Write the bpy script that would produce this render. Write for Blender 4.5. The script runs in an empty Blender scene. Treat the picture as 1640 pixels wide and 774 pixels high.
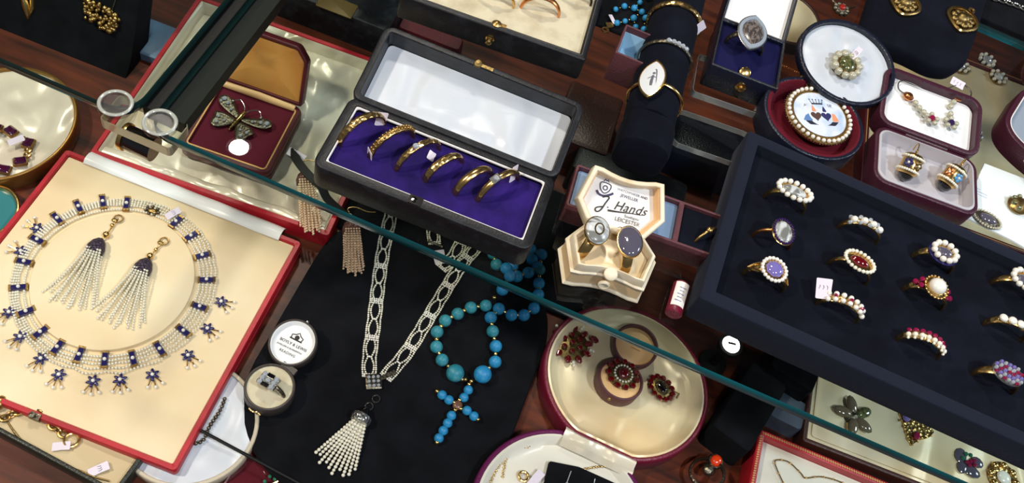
import bpy, math, random
from mathutils import Vector, Matrix, noise
random.seed(7)
SC = bpy.context.scene
COL = SC.collection
PI = math.pi
S = 0.001                       # everything below is written in millimetres
# ------------------------------------------------------------------ camera
PITCH, ROLL, FPX = math.radians(56), math.radians(23.5), 1450.0
AF = Vector((0, math.cos(PITCH), -math.sin(PITCH)))
AU = Vector((1, 0, 0))
AV = Vector((0, math.sin(PITCH), math.cos(PITCH)))
CAM = Vector((0, 0, 174)) - 377 * AF
cr, sr = math.cos(ROLL), math.sin(ROLL)
def P(x, y, z=0.0):
    """the point of the horizontal plane at height z (mm) seen at photo pixel x, y"""
    a, b = x - 820.0, 387.0 - y
    d = AF * FPX + AU * (cr * a - sr * b) + AV * (sr * a + cr * b)
    return CAM + d * ((z - CAM.z) / d.z)
def make_camera():
    cd = bpy.data.cameras.new('camera'); o = bpy.data.objects.new('camera', cd); COL.objects.link(o)
    R = AU * cr + AV * sr; U = -AU * sr + AV * cr
    m = Matrix((R, U, -AF)).transposed().to_4x4(); m.translation = CAM * S
    o.matrix_world = m
    cd.sensor_width = 36; cd.lens = 36 * FPX / 1640; cd.clip_start = .01; cd.clip_end = 50
    SC.camera = o
make_camera()
# ------------------------------------------------------------------ materials
def lin(c):
    r = []
    for v in c[:3]:
        v /= 255.0
        r.append(v / 12.92 if v <= .04045 else ((v + .055) / 1.055) ** 2.4)
    return (*r, 1)
MATS = {}
def mat(name, col, rough=.5, metal=0, spec=.5, sheen=0, coat=0, bump=None, tint=None, trans=0, ior=1.5, sss=0, aniso=0):
    """bump = (scale per metre, strength, depth mm, kind); tint = (second colour, scale, low, high, kind)"""
    m = bpy.data.materials.new(name); m.use_nodes = True
    nt = m.node_tree; N, Lk = nt.nodes, nt.links
    b = N['Principled BSDF']
    b.inputs['Base Color'].default_value = lin(col)
    b.inputs['Roughness'].default_value = rough
    b.inputs['Metallic'].default_value = metal
    b.inputs['Specular IOR Level'].default_value = spec
    b.inputs['IOR'].default_value = ior
    b.inputs['Sheen Weight'].default_value = sheen
    b.inputs['Sheen Roughness'].default_value = .4
    if sheen: b.inputs['Sheen Tint'].default_value = lin(tuple(min(255, 70 + v) for v in col))
    b.inputs['Coat Weight'].default_value = coat
    b.inputs['Coat Roughness'].default_value = .06
    b.inputs['Transmission Weight'].default_value = trans
    if sss:
        b.inputs['Subsurface Weight'].default_value = sss
        b.inputs['Subsurface Scale'].default_value = .002
    tc = N.new('ShaderNodeTexCoord')
    def tex(kind, scale):
        if kind == 'wave':
            t = N.new('ShaderNodeTexWave'); t.inputs['Scale'].default_value = scale
            t.inputs['Distortion'].default_value = 9; t.inputs['Detail'].default_value = 2; t.inputs['Detail Scale'].default_value = 1.1
            o = t.outputs['Fac']
        elif kind == 'grain':
            mp = N.new('ShaderNodeMapping'); mp.inputs['Scale'].default_value = (1, 9, 1)
            t = N.new('ShaderNodeTexNoise'); t.inputs['Scale'].default_value = scale; t.inputs['Detail'].default_value = 5
            Lk.new(tc.outputs['Object'], mp.inputs['Vector']); Lk.new(mp.outputs[0], t.inputs['Vector'])
            return t.outputs['Fac']
        elif kind == 'cells':
            t = N.new('ShaderNodeTexVoronoi'); t.inputs['Scale'].default_value = scale
            o = t.outputs['Distance']
        else:
            t = N.new('ShaderNodeTexNoise'); t.inputs['Scale'].default_value = scale
            t.inputs['Detail'].default_value = 4
            o = t.outputs['Fac']
            if kind == 'fold':
                t.inputs['Distortion'].default_value = .7; t.inputs['Detail'].default_value = .6
                mp = N.new('ShaderNodeMapping'); mp.inputs['Scale'].default_value = (1, .38, 1); mp.inputs['Rotation'].default_value = (0, 0, .6)
                Lk.new(tc.outputs['Object'], mp.inputs['Vector']); Lk.new(mp.outputs[0], t.inputs['Vector']); return o
        Lk.new(tc.outputs['Object'], t.inputs['Vector'])
        return o
    if tint:
        c2, sc, lo, hi, kind = tint
        r = N.new('ShaderNodeValToRGB')
        r.color_ramp.elements[0].position = lo; r.color_ramp.elements[1].position = hi
        r.color_ramp.elements[0].color = lin(col); r.color_ramp.elements[1].color = lin(c2)
        Lk.new(tex(kind, sc), r.inputs[0]); Lk.new(r.outputs[0], b.inputs['Base Color'])
    if bump:
        sc, st, ds, kind = bump
        bn = N.new('ShaderNodeBump'); bn.inputs['Strength'].default_value = st; bn.inputs['Distance'].default_value = ds * S
        Lk.new(tex(kind, sc), bn.inputs['Height']); Lk.new(bn.outputs[0], b.inputs['Normal'])
    MATS[name] = m
    return m
def clear_mat(name, tintc, rough=.0, ior=1.45, boost=1.0):
    m = bpy.data.materials.new(name); m.use_nodes = True
    nt = m.node_tree; N, Lk = nt.nodes, nt.links
    N.remove(N['Principled BSDF'])
    tr = N.new('ShaderNodeBsdfTransparent'); tr.inputs[0].default_value = (*tintc, 1)
    gl = N.new('ShaderNodeBsdfGlossy'); gl.inputs['Roughness'].default_value = rough
    fr = N.new('ShaderNodeFresnel'); fr.inputs[0].default_value = ior
    mx = N.new('ShaderNodeMixShader')
    ge = N.new('ShaderNodeNewGeometry'); iv = N.new('ShaderNodeMath'); iv.operation = 'SUBTRACT'; iv.inputs[0].default_value = 1
    ml = N.new('ShaderNodeMath'); ml.operation = 'MULTIPLY'
    Lk.new(ge.outputs['Backfacing'], iv.inputs[1]); Lk.new(iv.outputs[0], ml.inputs[0]); Lk.new(fr.outputs[0], ml.inputs[1])
    Lk.new(ml.outputs[0], mx.inputs[0]); Lk.new(tr.outputs[0], mx.inputs[1]); Lk.new(gl.outputs[0], mx.inputs[2])
    Lk.new(mx.outputs[0], N['Material Output'].inputs[0])
    return m
def lamp_mat(name, col, strength):
    m = bpy.data.materials.new(name); m.use_nodes = True
    nt = m.node_tree; N, Lk = nt.nodes, nt.links
    N.remove(N['Principled BSDF'])
    e = N.new('ShaderNodeEmission'); e.inputs[0].default_value = (*col, 1); e.inputs[1].default_value = strength
    Lk.new(e.outputs[0], N['Material Output'].inputs[0])
    return m
GOLD = mat('gold', (224, 186, 118), .24, 1)
OLDGOLD = mat('old_gold', (176, 144, 90), .34, 1, bump=(900, .5, .3, 'noise'))
DARKGOLD = mat('dark_gold', (142, 120, 76), .38, 1, bump=(700, .6, .4, 'noise'))
CHASED = mat('chased_gold', (218, 182, 118), .25, 1, bump=(420, .9, .5, 'cells'))
COPPER = mat('rose_gold', (226, 150, 96), .3, 1)
SILVER = mat('silver', (205, 203, 198), .25, 1)
OLDSILVER = mat('old_silver', (112, 106, 92), .4, 1, bump=(600, .7, .4, 'cells'))
PEARL = mat('pearl', (240, 236, 226), .2, 0, .6, coat=.6, sss=.0)
SEED = mat('seed_pearl', (238, 233, 214), .25, 0, .6, coat=.3)
GREYPEARL = mat('grey_pearl', (186, 182, 160), .2, .1, .6, coat=.6)
PINKPEARL = mat('pinkish_seed_pearl', (236, 206, 172), .3, 0, .5, coat=.3)
DIAMOND = mat('diamond', (226, 232, 240), .06, .55, .9)
GARNET = mat('garnet', (104, 8, 16), .06, .1, .8, coat=1)
RUBY = mat('ruby', (150, 28, 72), .06, .1, .8, coat=1)
PURPLE = mat('amethyst', (58, 34, 92), .06, .2, .8, coat=1)
DARKPURPLE = mat('dark_amethyst', (70, 18, 52), .06, .1, .8, coat=1)
LILAC = mat('lilac_stone', (146, 132, 214), .05, .3, .9, coat=1)
SAPPH = mat('blue_enamel', (40, 36, 92), .15, .1, .7, coat=1)
SKY = mat('pale_blue_enamel', (86, 150, 200), .2, 0, .6, coat=.6)
EMER = mat('green_stone', (40, 120, 90), .08, .1, .8, coat=1)
CORAL = mat('fire_opal', (226, 62, 20), .1, 0, .7, coat=1)
ONYX = mat('onyx', (14, 13, 16), .1, 0, .6, coat=.8)
MOSS = mat('mossy_quartz', (112, 112, 70), .08, .1, .8, coat=1, tint=((60, 66, 40), 500, .4, .6, 'noise'))
SMOKE = mat('smoky_stone', (92, 88, 104), .08, .1, .7, coat=1)
HAIRST = mat('hair_under_crystal', (205, 208, 208), .3, 0, .5, coat=.5, tint=((120, 120, 116), 320, .45, .6, 'fold'))
TURQ = mat('turquoise_bead', (34, 134, 190), .45, 0, .5, tint=((60, 160, 200), 300, .45, .7, 'noise'))
TURQ2 = mat('greener_turquoise_bead', (40, 132, 152), .45, 0, .5, tint=((84, 160, 168), 300, .45, .7, 'noise'))
PAPER = mat('paper', (236, 230, 226), .8)
LILACPAPER = mat('lilac_white_paper', (226, 216, 228), .8)
INK = mat('ink', (70, 64, 96), .8)
INKDARK = mat('dark_ink', (52, 46, 44), .8)
VELBLACK = mat('black_velvet', (11, 12, 16), .95, 0, .15, sheen=.08, bump=(900, .4, .3, 'noise'), tint=((19, 20, 25), 60, .4, .7, 'noise'))
VELNAVY = mat('navy_black_velvet', (9, 11, 21), .95, 0, .12, sheen=.12, bump=(900, .4, .3, 'noise'), tint=((17, 20, 33), 45, .4, .75, 'noise'))
VELRIM = mat('navy_velvet_edge', (27, 31, 44), .95, 0, .15, sheen=.4, bump=(700, .6, .4, 'noise'))
VELPURPLE = mat('purple_velvet', (26, 13, 74), .9, 0, .2, sheen=.25, bump=(500, .6, .5, 'noise'), tint=((44, 23, 106), 60, .4, .7, 'noise'))
VELBLUE = mat('royal_blue_velvet', (14, 14, 62), .9, 0, .2, sheen=.3, bump=(700, .5, .4, 'noise'))
VELRED = mat('crimson_velvet', (92, 14, 30), .9, 0, .2, sheen=.4, bump=(700, .5, .5, 'noise'))
VELWINE = mat('wine_velvet', (92, 12, 36), .8, 0, .3, sheen=.2, bump=(700, .4, .4, 'noise'))
CREAMVEL = mat('cream_velvet', (208, 198, 170), .9, 0, .3, sheen=.2, bump=(300, .5, .6, 'noise'), tint=((180, 166, 136), 90, .45, .75, 'noise'))
BOARD = mat('cream_suede_board', (240, 224, 188), .8, 0, .3, bump=(500, .15, .2, 'noise'), tint=((228, 202, 158), 14, .35, .75, 'noise'))
SATIN = mat('cream_satin', (226, 216, 194), .3, .15, .6, bump=(40, 1, 13, 'fold'))
SATINFLAT = mat('smooth_cream_satin', (232, 216, 182), .33, .1, .5, bump=(30, .9, 13, 'fold'), tint=((226, 196, 146), 12, .4, .7, 'noise'))
SATINWHITE = mat('white_satin', (240, 240, 240), .32, 0, .5, bump=(30, .6, 8, 'fold'))
SATINBLUE = mat('bluish_white_satin', (204, 209, 217), .38, .05, .4, bump=(42, .8, 11, 'fold'))
SATINORANGE = mat('orange_satin', (216, 150, 76), .4, 0, .5, sheen=.2, bump=(40, .9, 8, 'fold'), tint=((196, 122, 52), 40, .4, .7, 'fold'))
SATINPEACH = mat('peach_satin', (236, 188, 132), .4, 0, .5, bump=(60, .4, 2, 'fold'))
SATINGREY = mat('silver_grey_satin', (186, 182, 188), .32, 0, .5, bump=(40, .7, 8, 'fold'))
RED = mat('red_leather', (186, 32, 46), .42, 0, .5, bump=(900, .3, .2, 'cells'), tint=((150, 20, 34), 40, .45, .8, 'noise'))
MAROON = mat('maroon_leather', (88, 20, 32), .4, 0, .5, bump=(800, .3, .2, 'cells'), tint=((64, 14, 24), 60, .4, .8, 'noise'))
WINELEATHER = mat('wine_leather', (110, 18, 44), .4, 0, .5, bump=(800, .4, .3, 'cells'))
PLUM = mat('plum_leather', (62, 18, 38), .45, 0, .5, sheen=.1, bump=(800, .4, .3, 'cells'))
BLACKLEATHER = mat('black_leather', (17, 18, 23), .45, 0, .4, bump=(900, .25, .25, 'cells'), tint=((40, 43, 50), 180, .5, .85, 'noise'))
NAVYLEATHER = mat('navy_leather', (18, 22, 40), .35, 0, .5, bump=(900, .5, .3, 'cells'))
BROWNLEATHER = mat('mauve_brown_leather', (92, 52, 58), .5, 0, .4, bump=(800, .4, .3, 'cells'))
IVORY = mat('ivory_leatherette', (236, 224, 198), .45, 0, .5, bump=(700, .15, .2, 'noise'), tint=((214, 190, 150), 70, .45, .8, 'noise'))
IVORYPALE = mat('cream_paper_card', (228, 196, 150), .6)
GILT = mat('gilt_tooling', (222, 172, 112), .5, .5, .5)
ROPE = mat('white_cord', (226, 222, 220), .8, bump=(1500, .6, .3, 'noise'))
GLASS = clear_mat('shelf_glass', (.93, .965, .95), 0, 1.42)
GLASSEDGE = mat('green_glass_edge', (5, 66, 70), .14, 0, .6, tint=((7, 96, 106), 14, .35, .7, 'noise'))
SHADEDEDGE = mat('shaded_glass_edge', (20, 44, 42), .12, 0, .6)  # same glass edge, its shaded look put into a darker colour
FROST = clear_mat('frosted_acrylic', (.8, .8, .78), .25, 2.6)
ACRYLIC = clear_mat('clear_acrylic', (.95, .94, .9), .02, 1.6)
BARMETAL = mat('dark_bar', (14, 15, 15), .5, 0, .3)
WOOD = mat('mahogany', (100, 44, 24), .42, 0, .35, bump=(300, .1, .2, 'grain'), tint=((42, 18, 12), 16, .35, .72, 'grain'))
CEILW = mat('ceiling_paint', (70, 66, 62), .8)
# ------------------------------------------------------------------ mesh builder
class MB:
    def __init__(s): s.v = []; s.f = []
    def add(s, vs, fs):
        n = len(s.v); s.v.extend(Vector(v) for v in vs); s.f.extend([tuple(n + i for i in f) for f in fs]); return s
    def loft(s, loops, cap0=True, cap1=True, closed=False):
        """loops: lists of 3-D points of the same count"""
        n = len(loops[0]); vs = [p for l in loops for p in l]; fs = []
        m = len(loops); rng = range(m) if closed else range(m - 1)
        for k in rng:
            a, b = k * n, ((k + 1) % m) * n
            for i in range(n):
                j = (i + 1) % n
                fs.append((a + i, a + j, b + j, b + i))
        if not closed:
            if cap0: fs.append(tuple(range(n - 1, -1, -1)))
            if cap1: fs.append(tuple((m - 1) * n + i for i in range(n)))
        return s.add(vs, fs)
    def box(s, c, d, rz=0, M=None):
        x, y, z = (k / 2 for k in d)
        vs = [Vector(q) for q in ((-x, -y, -z), (x, -y, -z), (x, y, -z), (-x, y, -z), (-x, -y, z), (x, -y, z), (x, y, z), (-x, y, z))]
        R = M or Matrix.Rotation(rz, 3, 'Z')
        return s.add([R @ q + Vector(c) for q in vs], [(3, 2, 1, 0), (4, 5, 6, 7), (0, 1, 5, 4), (1, 2, 6, 5), (2, 3, 7, 6), (3, 0, 4, 7)])
    def sph(s, c, r, seg=10, ring=7, sc=(1, 1, 1), M=None):
        vs = []; fs = []; c = Vector(c)
        def T(q):
            q = Vector((q[0] * sc[0] * r, q[1] * sc[1] * r, q[2] * sc[2] * r))
            return c + (M @ q if M else q)
        vs.append(T((0, 0, 1)))
        for i in range(1, ring):
            t = PI * i / ring
            for k in range(seg):
                a = 2 * PI * k / seg
                vs.append(T((math.sin(t) * math.cos(a), math.sin(t) * math.sin(a), math.cos(t))))
        vs.append(T((0, 0, -1))); L = len(vs) - 1
        for k in range(seg):
            j = (k + 1) % seg
            fs.append((0, 1 + k, 1 + j)); fs.append((L, L - seg + j, L - seg + k))
            for i in range(ring - 2):
                a = 1 + i * seg; fs.append((a + k, a + seg + k, a + seg + j, a + j))
        return s.add(vs, fs)
    def tube(s, pts, r, n=8, closed=False, flat=1.0):
        pts = [Vector(p) for p in pts]; m = len(pts); loops = []
        up = Vector((0, 0, 1))
        for i, p in enumerate(pts):
            a = pts[(i - 1) % m] if (closed or i) else p
            b = pts[(i + 1) % m] if (closed or i < m - 1) else p
            t = (b - a).normalized()
            sd = t.cross(up)
            if sd.length < .05: sd = t.cross(Vector((0, 1, 0)))
            sd.normalize(); u2 = sd.cross(t)
            rr = r[i] if isinstance(r, (list, tuple)) else r
            loops.append([p + sd * (rr * math.cos(2 * PI * k / n)) + u2 * (rr * flat * math.sin(2 * PI * k / n)) for k in range(n)])
        return s.loft(loops, closed=closed)
    def lathe(s, prof, n=24, M=None, c=(0, 0, 0), sx=1, sy=1):
        c = Vector(c); loops = []
        for r, z in prof:
            l = [Vector((r * sx * math.cos(2 * PI * k / n), r * sy * math.sin(2 * PI * k / n), z)) for k in range(n)]
            loops.append([c + (M @ q if M else q) for q in l])
        return s.loft(loops)
    def gem(s, c, a, b, h, n=8, M=None, table=.6, rot=0):
        """a cut stone: girdle ellipse a x b, crown height h"""
        c = Vector(c); L = []
        for k, z, off in ((.35, -h * .8, 0), (1, 0, 0), (1, h * .15, 0), (.84, h * .6, .5), (table, h, 0)):
            l = [Vector((a * k * math.cos(2 * PI * (i + off) / n + rot), b * k * math.sin(2 * PI * (i + off) / n + rot), z)) for i in range(n)]
            L.append([c + (M @ q if M else q) for q in l])
        return s.loft(L)
    def band(s, R, w, t, taper=.6, n=48, a0=0, a1=2 * PI, wave=0):
        """finger ring in the xz plane; widest at the top"""
        loops = []
        for i in range(n):
            a = a0 + (a1 - a0) * i / n
            k = taper + (1 - taper) * (.5 + .5 * math.sin(a))
            if wave: k *= 1 + wave * math.sin(a * 14)
            er = Vector((math.cos(a), 0, math.sin(a))); ey = Vector((0, 1, 0)); W = w * k / 2
            prof = ((-W, 0), (-W * .9, t * .6), (-W * .45, t * .95), (0, t * 1.05), (W * .45, t * .95), (W * .9, t * .6), (W, 0), (0, -.15 * t))
            loops.append([er * (R + p[1]) + ey * p[0] for p in prof])
        return s.loft(loops, closed=True)
    def text(s, body, size, loc=(0, 0, 0), rz=0, shear=0, align='CENTER', ext=.03, M=None, space=1.0):
        cu = bpy.data.curves.new('t', 'FONT'); cu.body = body; cu.size = size; cu.shear = shear; cu.align_x = align; cu.align_y = 'CENTER'
        cu.extrude = ext; cu.space_character = space; cu.resolution_u = 3
        o = bpy.data.objects.new('t', cu); COL.objects.link(o)
        bpy.context.view_layer.update()
        me = bpy.data.meshes.new_from_object(o.evaluated_get(bpy.context.evaluated_depsgraph_get()))
        R = M or Matrix.Rotation(rz, 3, 'Z')
        s.add([R @ v.co + Vector(loc) for v in me.vertices], [tuple(p.vertices) for p in me.polygons])
        bpy.data.objects.remove(o); bpy.data.curves.remove(cu); bpy.data.meshes.remove(me)
        return s
def ell(a, b, n=48, c=(0, 0), rot=0, cut=None):
    l = []
    for i in range(n):
        t = 2 * PI * i / n; x, y = a * math.cos(t), b * math.sin(t)
        if cut is not None and y < -cut: y = -cut
        l.append((c[0] + x * math.cos(rot) - y * math.sin(rot), c[1] + x * math.sin(rot) + y * math.cos(rot)))
    return l
class RL(list): pass
def rr(w, d, r, n=6, c=(0, 0)):
    l = RL(); l.a = (w, d, r, n, c)
    for sx, sy, a in ((1, 1, 0), (-1, 1, 90), (-1, -1, 180), (1, -1, 270)):
        for i in range(n + 1):
            t = math.radians(a + 90 * i / n)
            l.append((c[0] + sx * (w / 2 - r) + r * math.cos(t), c[1] + sy * (d / 2 - r) + r * math.sin(t)))
    return l
def rpoly(pts, r, n=4):
    """round the corners of a polygon (counter-clockwise)"""
    out = []; m = len(pts)
    for i in range(m):
        p = Vector(pts[i]); a = (Vector(pts[i - 1]) - p); b = (Vector(pts[(i + 1) % m]) - p)
        k = min(r, a.length * .45, b.length * .45)
        q0, q1 = p + a.normalized() * k, p + b.normalized() * k
        for j in range(n + 1):
            t = j / n; out.append(tuple(q0 * (1 - t) ** 2 + p * 2 * t * (1 - t) + q1 * t * t))
    return out
def inset(l, k):
    if isinstance(l, RL):
        w, d, r, n, c = l.a; return rr(w - 2 * k, d - 2 * k, max(.2, r - k), n, c)
    n = len(l); out = []
    for i in range(n):
        a, p, b = Vector(l[i - 1]), Vector(l[i]), Vector(l[(i + 1) % n])
        e1 = (p - a); e2 = (b - p)
        n1 = Vector((-e1.y, e1.x)); n2 = Vector((-e2.y, e2.x))
        if n1.length > 1e-9: n1.normalize()
        if n2.length > 1e-9: n2.normalize()
        m = n1 + n2
        if m.length < 1e-6: m = n2
        m.normalize(); q = max(.5, m.dot(n2 if n2.length > .5 else n1))
        out.append(tuple(p + m * (k / q)))
    return out
def z3(l, z): return [Vector((p[0], p[1], z)) for p in l]
def cen(l): return Vector((sum(p[0] for p in l) / len(l), sum(p[1] for p in l) / len(l)))
def sc2(l, k):
    c = cen(l); return [tuple(c + (Vector(p) - c) * k) for p in l]
def shell(l, h, rim, fl, bev=.8):
    """open tray: wall of width rim, inside floor at height fl"""
    b = bev
    return MB().loft([z3(inset(l, b * .6), 0), z3(l, b), z3(l, h - b), z3(inset(l, b * .4), h - b * .3), z3(inset(l, b), h), z3(inset(l, rim - b * .5), h), z3(inset(l, rim), h - b * .5), z3(inset(l, rim), fl)])
def slab(l, z0, z1, bev=.5):
    return MB().loft([z3(l, z0), z3(l, z1 - bev), z3(inset(l, bev * .35), z1 - bev * .3), z3(inset(l, bev), z1)])
def pillow(l, z0, z1, puff=2, wr=0, ws=.06, seed=0, K=9):
    """padded lining: edge at z1, swollen by puff towards its middle, wrinkled by wr"""
    L = [z3(l, z0), z3(l, z1)]
    for i in range(1, K + 1):
        k = 1 - i / (K + .6); z = z1 + puff * (1 - k ** 3); q = sc2(l, k)
        L.append([Vector((p[0], p[1], z + wr * noise.noise(Vector((p[0] * ws + seed, p[1] * ws, seed))) * min(1, (1 - k) * 6))) for p in q])
    return MB().loft(L)
def hoop(l, z0, z1, w):
    return MB().loft([z3(l, z0), z3(l, z1), z3(inset(l, w), z1), z3(inset(l, w), z0)], closed=True)
def cat(pts, step=1.0, closed=False):
    """smooth curve through pts, points step mm apart"""
    pts = [Vector(p) for p in pts]; n = len(pts); raw = []
    for i in range(n if closed else n - 1):
        p1, p2 = pts[i], pts[(i + 1) % n]
        p0 = pts[i - 1] if (closed or i) else p1 * 2 - p2
        p3 = pts[(i + 2) % n] if (closed or i < n - 2) else p2 * 2 - p1
        for k in range(16):
            t = k / 16
            raw.append(.5 * ((2 * p1) + (p2 - p0) * t + (2 * p0 - 5 * p1 + 4 * p2 - p3) * t * t + (3 * p1 - p0 - 3 * p2 + p3) * t ** 3))
    raw.append(pts[0] if closed else pts[-1])
    out = [raw[0].copy()]; acc = 0
    for a, b in zip(raw, raw[1:]):
        d = (b - a).length
        while d > 1e-9 and acc + d >= step:
            a = a + (b - a) * ((step - acc) / d); d = (b - a).length; acc = 0; out.append(a.copy())
        acc += d
    return out
def pearls(pts, r, seg=8, ring=6, jit=0):
    m = MB()
    for p in pts: m.sph(p, r * (1 + random.uniform(-jit, jit)), seg, ring)
    return m
# ------------------------------------------------------------------ objects
def mesh_of(name, mb, m, ang=42):
    me = bpy.data.meshes.new(name)
    me.from_pydata([v * S for v in mb.v], [], mb.f); me.validate()
    me.shade_smooth(); me.set_sharp_from_angle(angle=math.radians(ang))
    me.materials.append(m); me.update()
    return me
class T:
    """a thing: an Empty at its base; x, y, z in millimetres in its own frame"""
    def __init__(s, name, label, cat_, loc, rz=0, group=None, rot=None):
        o = bpy.data.objects.new(name, None); COL.objects.link(o)
        o.empty_display_size = .005
        o.location = Vector(loc) * S; o.rotation_euler = rot or (0, 0, rz)
        o['label'] = label; o['category'] = cat_
        if group: o['group'] = group
        s.o = o; s.loc = Vector(loc); s.R = o.rotation_euler.to_matrix()
    def l(s, x, y, z):
        """own coordinates of the world point at pixel x, y and world height z"""
        return s.R.transposed() @ (P(x, y, z) - s.loc)
def par(o):
    return o.o if isinstance(o, T) else o
def part(parent, name, mb, m, loc=(0, 0, 0), rot=(0, 0, 0), label=None, kind=None, ang=42):
    o = bpy.data.objects.new(name, mesh_of(name, mb, m, ang) if isinstance(mb, MB) else mb)
    COL.objects.link(o); o.parent = par(parent)
    o.location = Vector(loc) * S; o.rotation_euler = rot
    if label: o['label'] = label
    if kind: o['kind'] = kind
    return o
def many(parent, name, mb, m, locs, rots=None):
    """copies of one part, sharing its mesh"""
    me = mesh_of(name, mb, m); out = []
    for i, p in enumerate(locs):
        out.append(part(parent, name, me, m, p, rots[i] if rots else (0, 0, 0)))
    return out
def solo(name, mb, m, label, cat_, loc=(0, 0, 0), rz=0, group=None, rot=None, kind=None, ang=42):
    o = bpy.data.objects.new(name, mesh_of(name, mb, m, ang)); COL.objects.link(o)
    o.location = Vector(loc) * S; o.rotation_euler = rot or (0, 0, rz)
    if kind: o['kind'] = kind
    if kind != 'structure':
        o['label'] = label; o['category'] = cat_
        if group: o['group'] = group
    return o
def fit(TL, TR, BR, z):
    """centre, angle, width, depth of the rectangle whose top corners are seen at these pixels"""
    p, q, s_ = P(*TL, z), P(*TR, z), P(*BR, z)
    x = (q - p); w = x.length; x.normalize(); y = Vector((-x.y, x.x, 0)); d = (q - s_).dot(y)
    return p + x * (w / 2) - y * (d / 2), math.atan2(x.y, x.x), w, d
def boxthing(name, label, cat_, TL, TR, BR, ztop, h, group=None, w=None):
    c, a, W, d = fit(TL, TR, BR, ztop)
    if w: c = c + Vector((math.cos(a), math.sin(a), 0)) * ((w - W) / 2); W = w
    t = T(name, label, cat_, (c.x, c.y, ztop - h), a, group); t.w, t.d, t.h, t.a = W, d, h, a
    return t
# ================================================================== the setting
m = MB().box((0, 300, -10), (2400, 1700, 20)); solo('floor', m, WOOD, '', '', kind='structure')
m = MB().box((0, 300, 1930), (4200, 4200, 20)); solo('ceiling', m, CEILW, '', '', kind='structure')
m = MB().box((0, 1140, 300), (2400, 20, 640)); solo('wall_back', m, mat('case_back', (34, 22, 18), .5), '', '', kind='structure')
# ---- glass shelves
def glass(label, poly, z0, z1, em=None):
    t = T('glass_shelf', label, 'glass shelf', (0, 0, z0))
    h = z1 - z0
    pm = MB(); n = len(poly)
    pm.add(z3(poly, h), [tuple(range(n))]); pm.add(z3(poly, 0), [tuple(range(n - 1, -1, -1))])
    part(t, 'pane', pm, GLASS)
    q = inset(poly, -.02)
    lp = MB().loft([z3(inset(poly, .5), .0), z3(q, .6), z3(q, h - .6), z3(inset(poly, .5), h)], cap0=False, cap1=False)
    e = part(t, 'polished_edge', lp, em or GLASSEDGE, label='green polished glass edge'); e.data.materials.append(SHADEDEDGE)
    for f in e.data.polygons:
        if abs(f.normal.x) > abs(f.normal.y): f.material_index = 1  # side faces take the darkened copy of the edge colour
    return t
def rounded(pts, radii):
    out = []
    for i, p in enumerate(pts):
        k = radii[i]
        if not k: out.append(tuple(p)); continue
        p = Vector(p); a = (Vector(pts[i - 1]) - p).normalized() * k; b = (Vector(pts[(i + 1) % len(pts)]) - p).normalized() * k
        for j in range(13):
            t = j / 12; out.append(tuple((p + a) * (1 - t) ** 2 + p * 2 * t * (1 - t) + (p + b) * t * t))
    return out
glass('long clear glass shelf with a bright teal front edge carrying the ring boxes', rounded([(-167, -5), (620, -5), (620, 311), (-167, 311)], [12, 0, 0, 12]), 144, 150)
glass('short clear glass shelf over the round dish, its rounded corner at the bracket', rounded([(-700, -3), (-175, -3), (-175, 311), (-700, 311)], [0, 14, 14, 0]), 144, 150, SHADEDEDGE)
# dark bar under the joint of the two shelves
solo('shelf_support_bar', MB().loft([[Vector((x, 8, z)) for x, z in ((-176.5, 136), (-156, 136), (-156, 143.8), (-176.5, 143.8))], [Vector((x, 600, z)) for x, z in ((-176.5, 136), (-156, 136), (-156, 143.8), (-176.5, 143.8))]][::-1]), BARMETAL,
     'long dark support bar running beneath the gap between the two glass shelves', 'support bar')
# clear bracket that clamps the two corners
t = T('shelf_bracket', 'clear acrylic bracket with two round pads joining the two glass shelf corners', 'bracket', (-172, -3, 136))
part(t, 'plate', slab(rr(34, 16, 2), 0, 6, .8), ACRYLIC, (0, 5, 0)); part(t, 'plate_edge', hoop(rr(34.3, 16.3, 2), .2, 5.8, .5), mat('amber_acrylic_edge', (150, 138, 110), .15, 0, .7, coat=1), (0, 5, 0), label='pale amber polished edge')
for x in (-10, 11):
    pd = part(t, 'pad', MB().lathe([(0, 0), (7, 0), (7.6, .6), (7.6, 2.2), (7, 3), (5.4, 3), (5, 2.2), (0, 2.2)], 32), FROST, (x, 1, 14.1)); part(pd, 'pad_rim', MB().tube([Vector((6.7 * math.cos(k * PI / 16), 6.7 * math.sin(k * PI / 16), 2.9)) for k in range(32)], .8, 8, True, .6), mat('pale_acrylic', (170, 172, 164), .1, 0, .8, coat=1) if 'pale_acrylic' not in MATS else MATS['pale_acrylic'], label='pale bright rim of the pad')
PM = Matrix.Rotation(PI / 2, 3, 'Y')
part(t, 'peg', MB().lathe([(0, 0), (5.2, 0), (6, 1), (6, 15), (0, 15)], 28, M=PM), ONYX, (-9, 1, -6.2), label='black peg below the plate')
part(t, 'collar', MB().lathe([(5.9, 0), (6.6, 0), (6.8, 1), (6.6, 2), (5.9, 2)], 28, M=PM), GOLD, (-9.4, 1, -6.2), label='gold collar of the peg')
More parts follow.
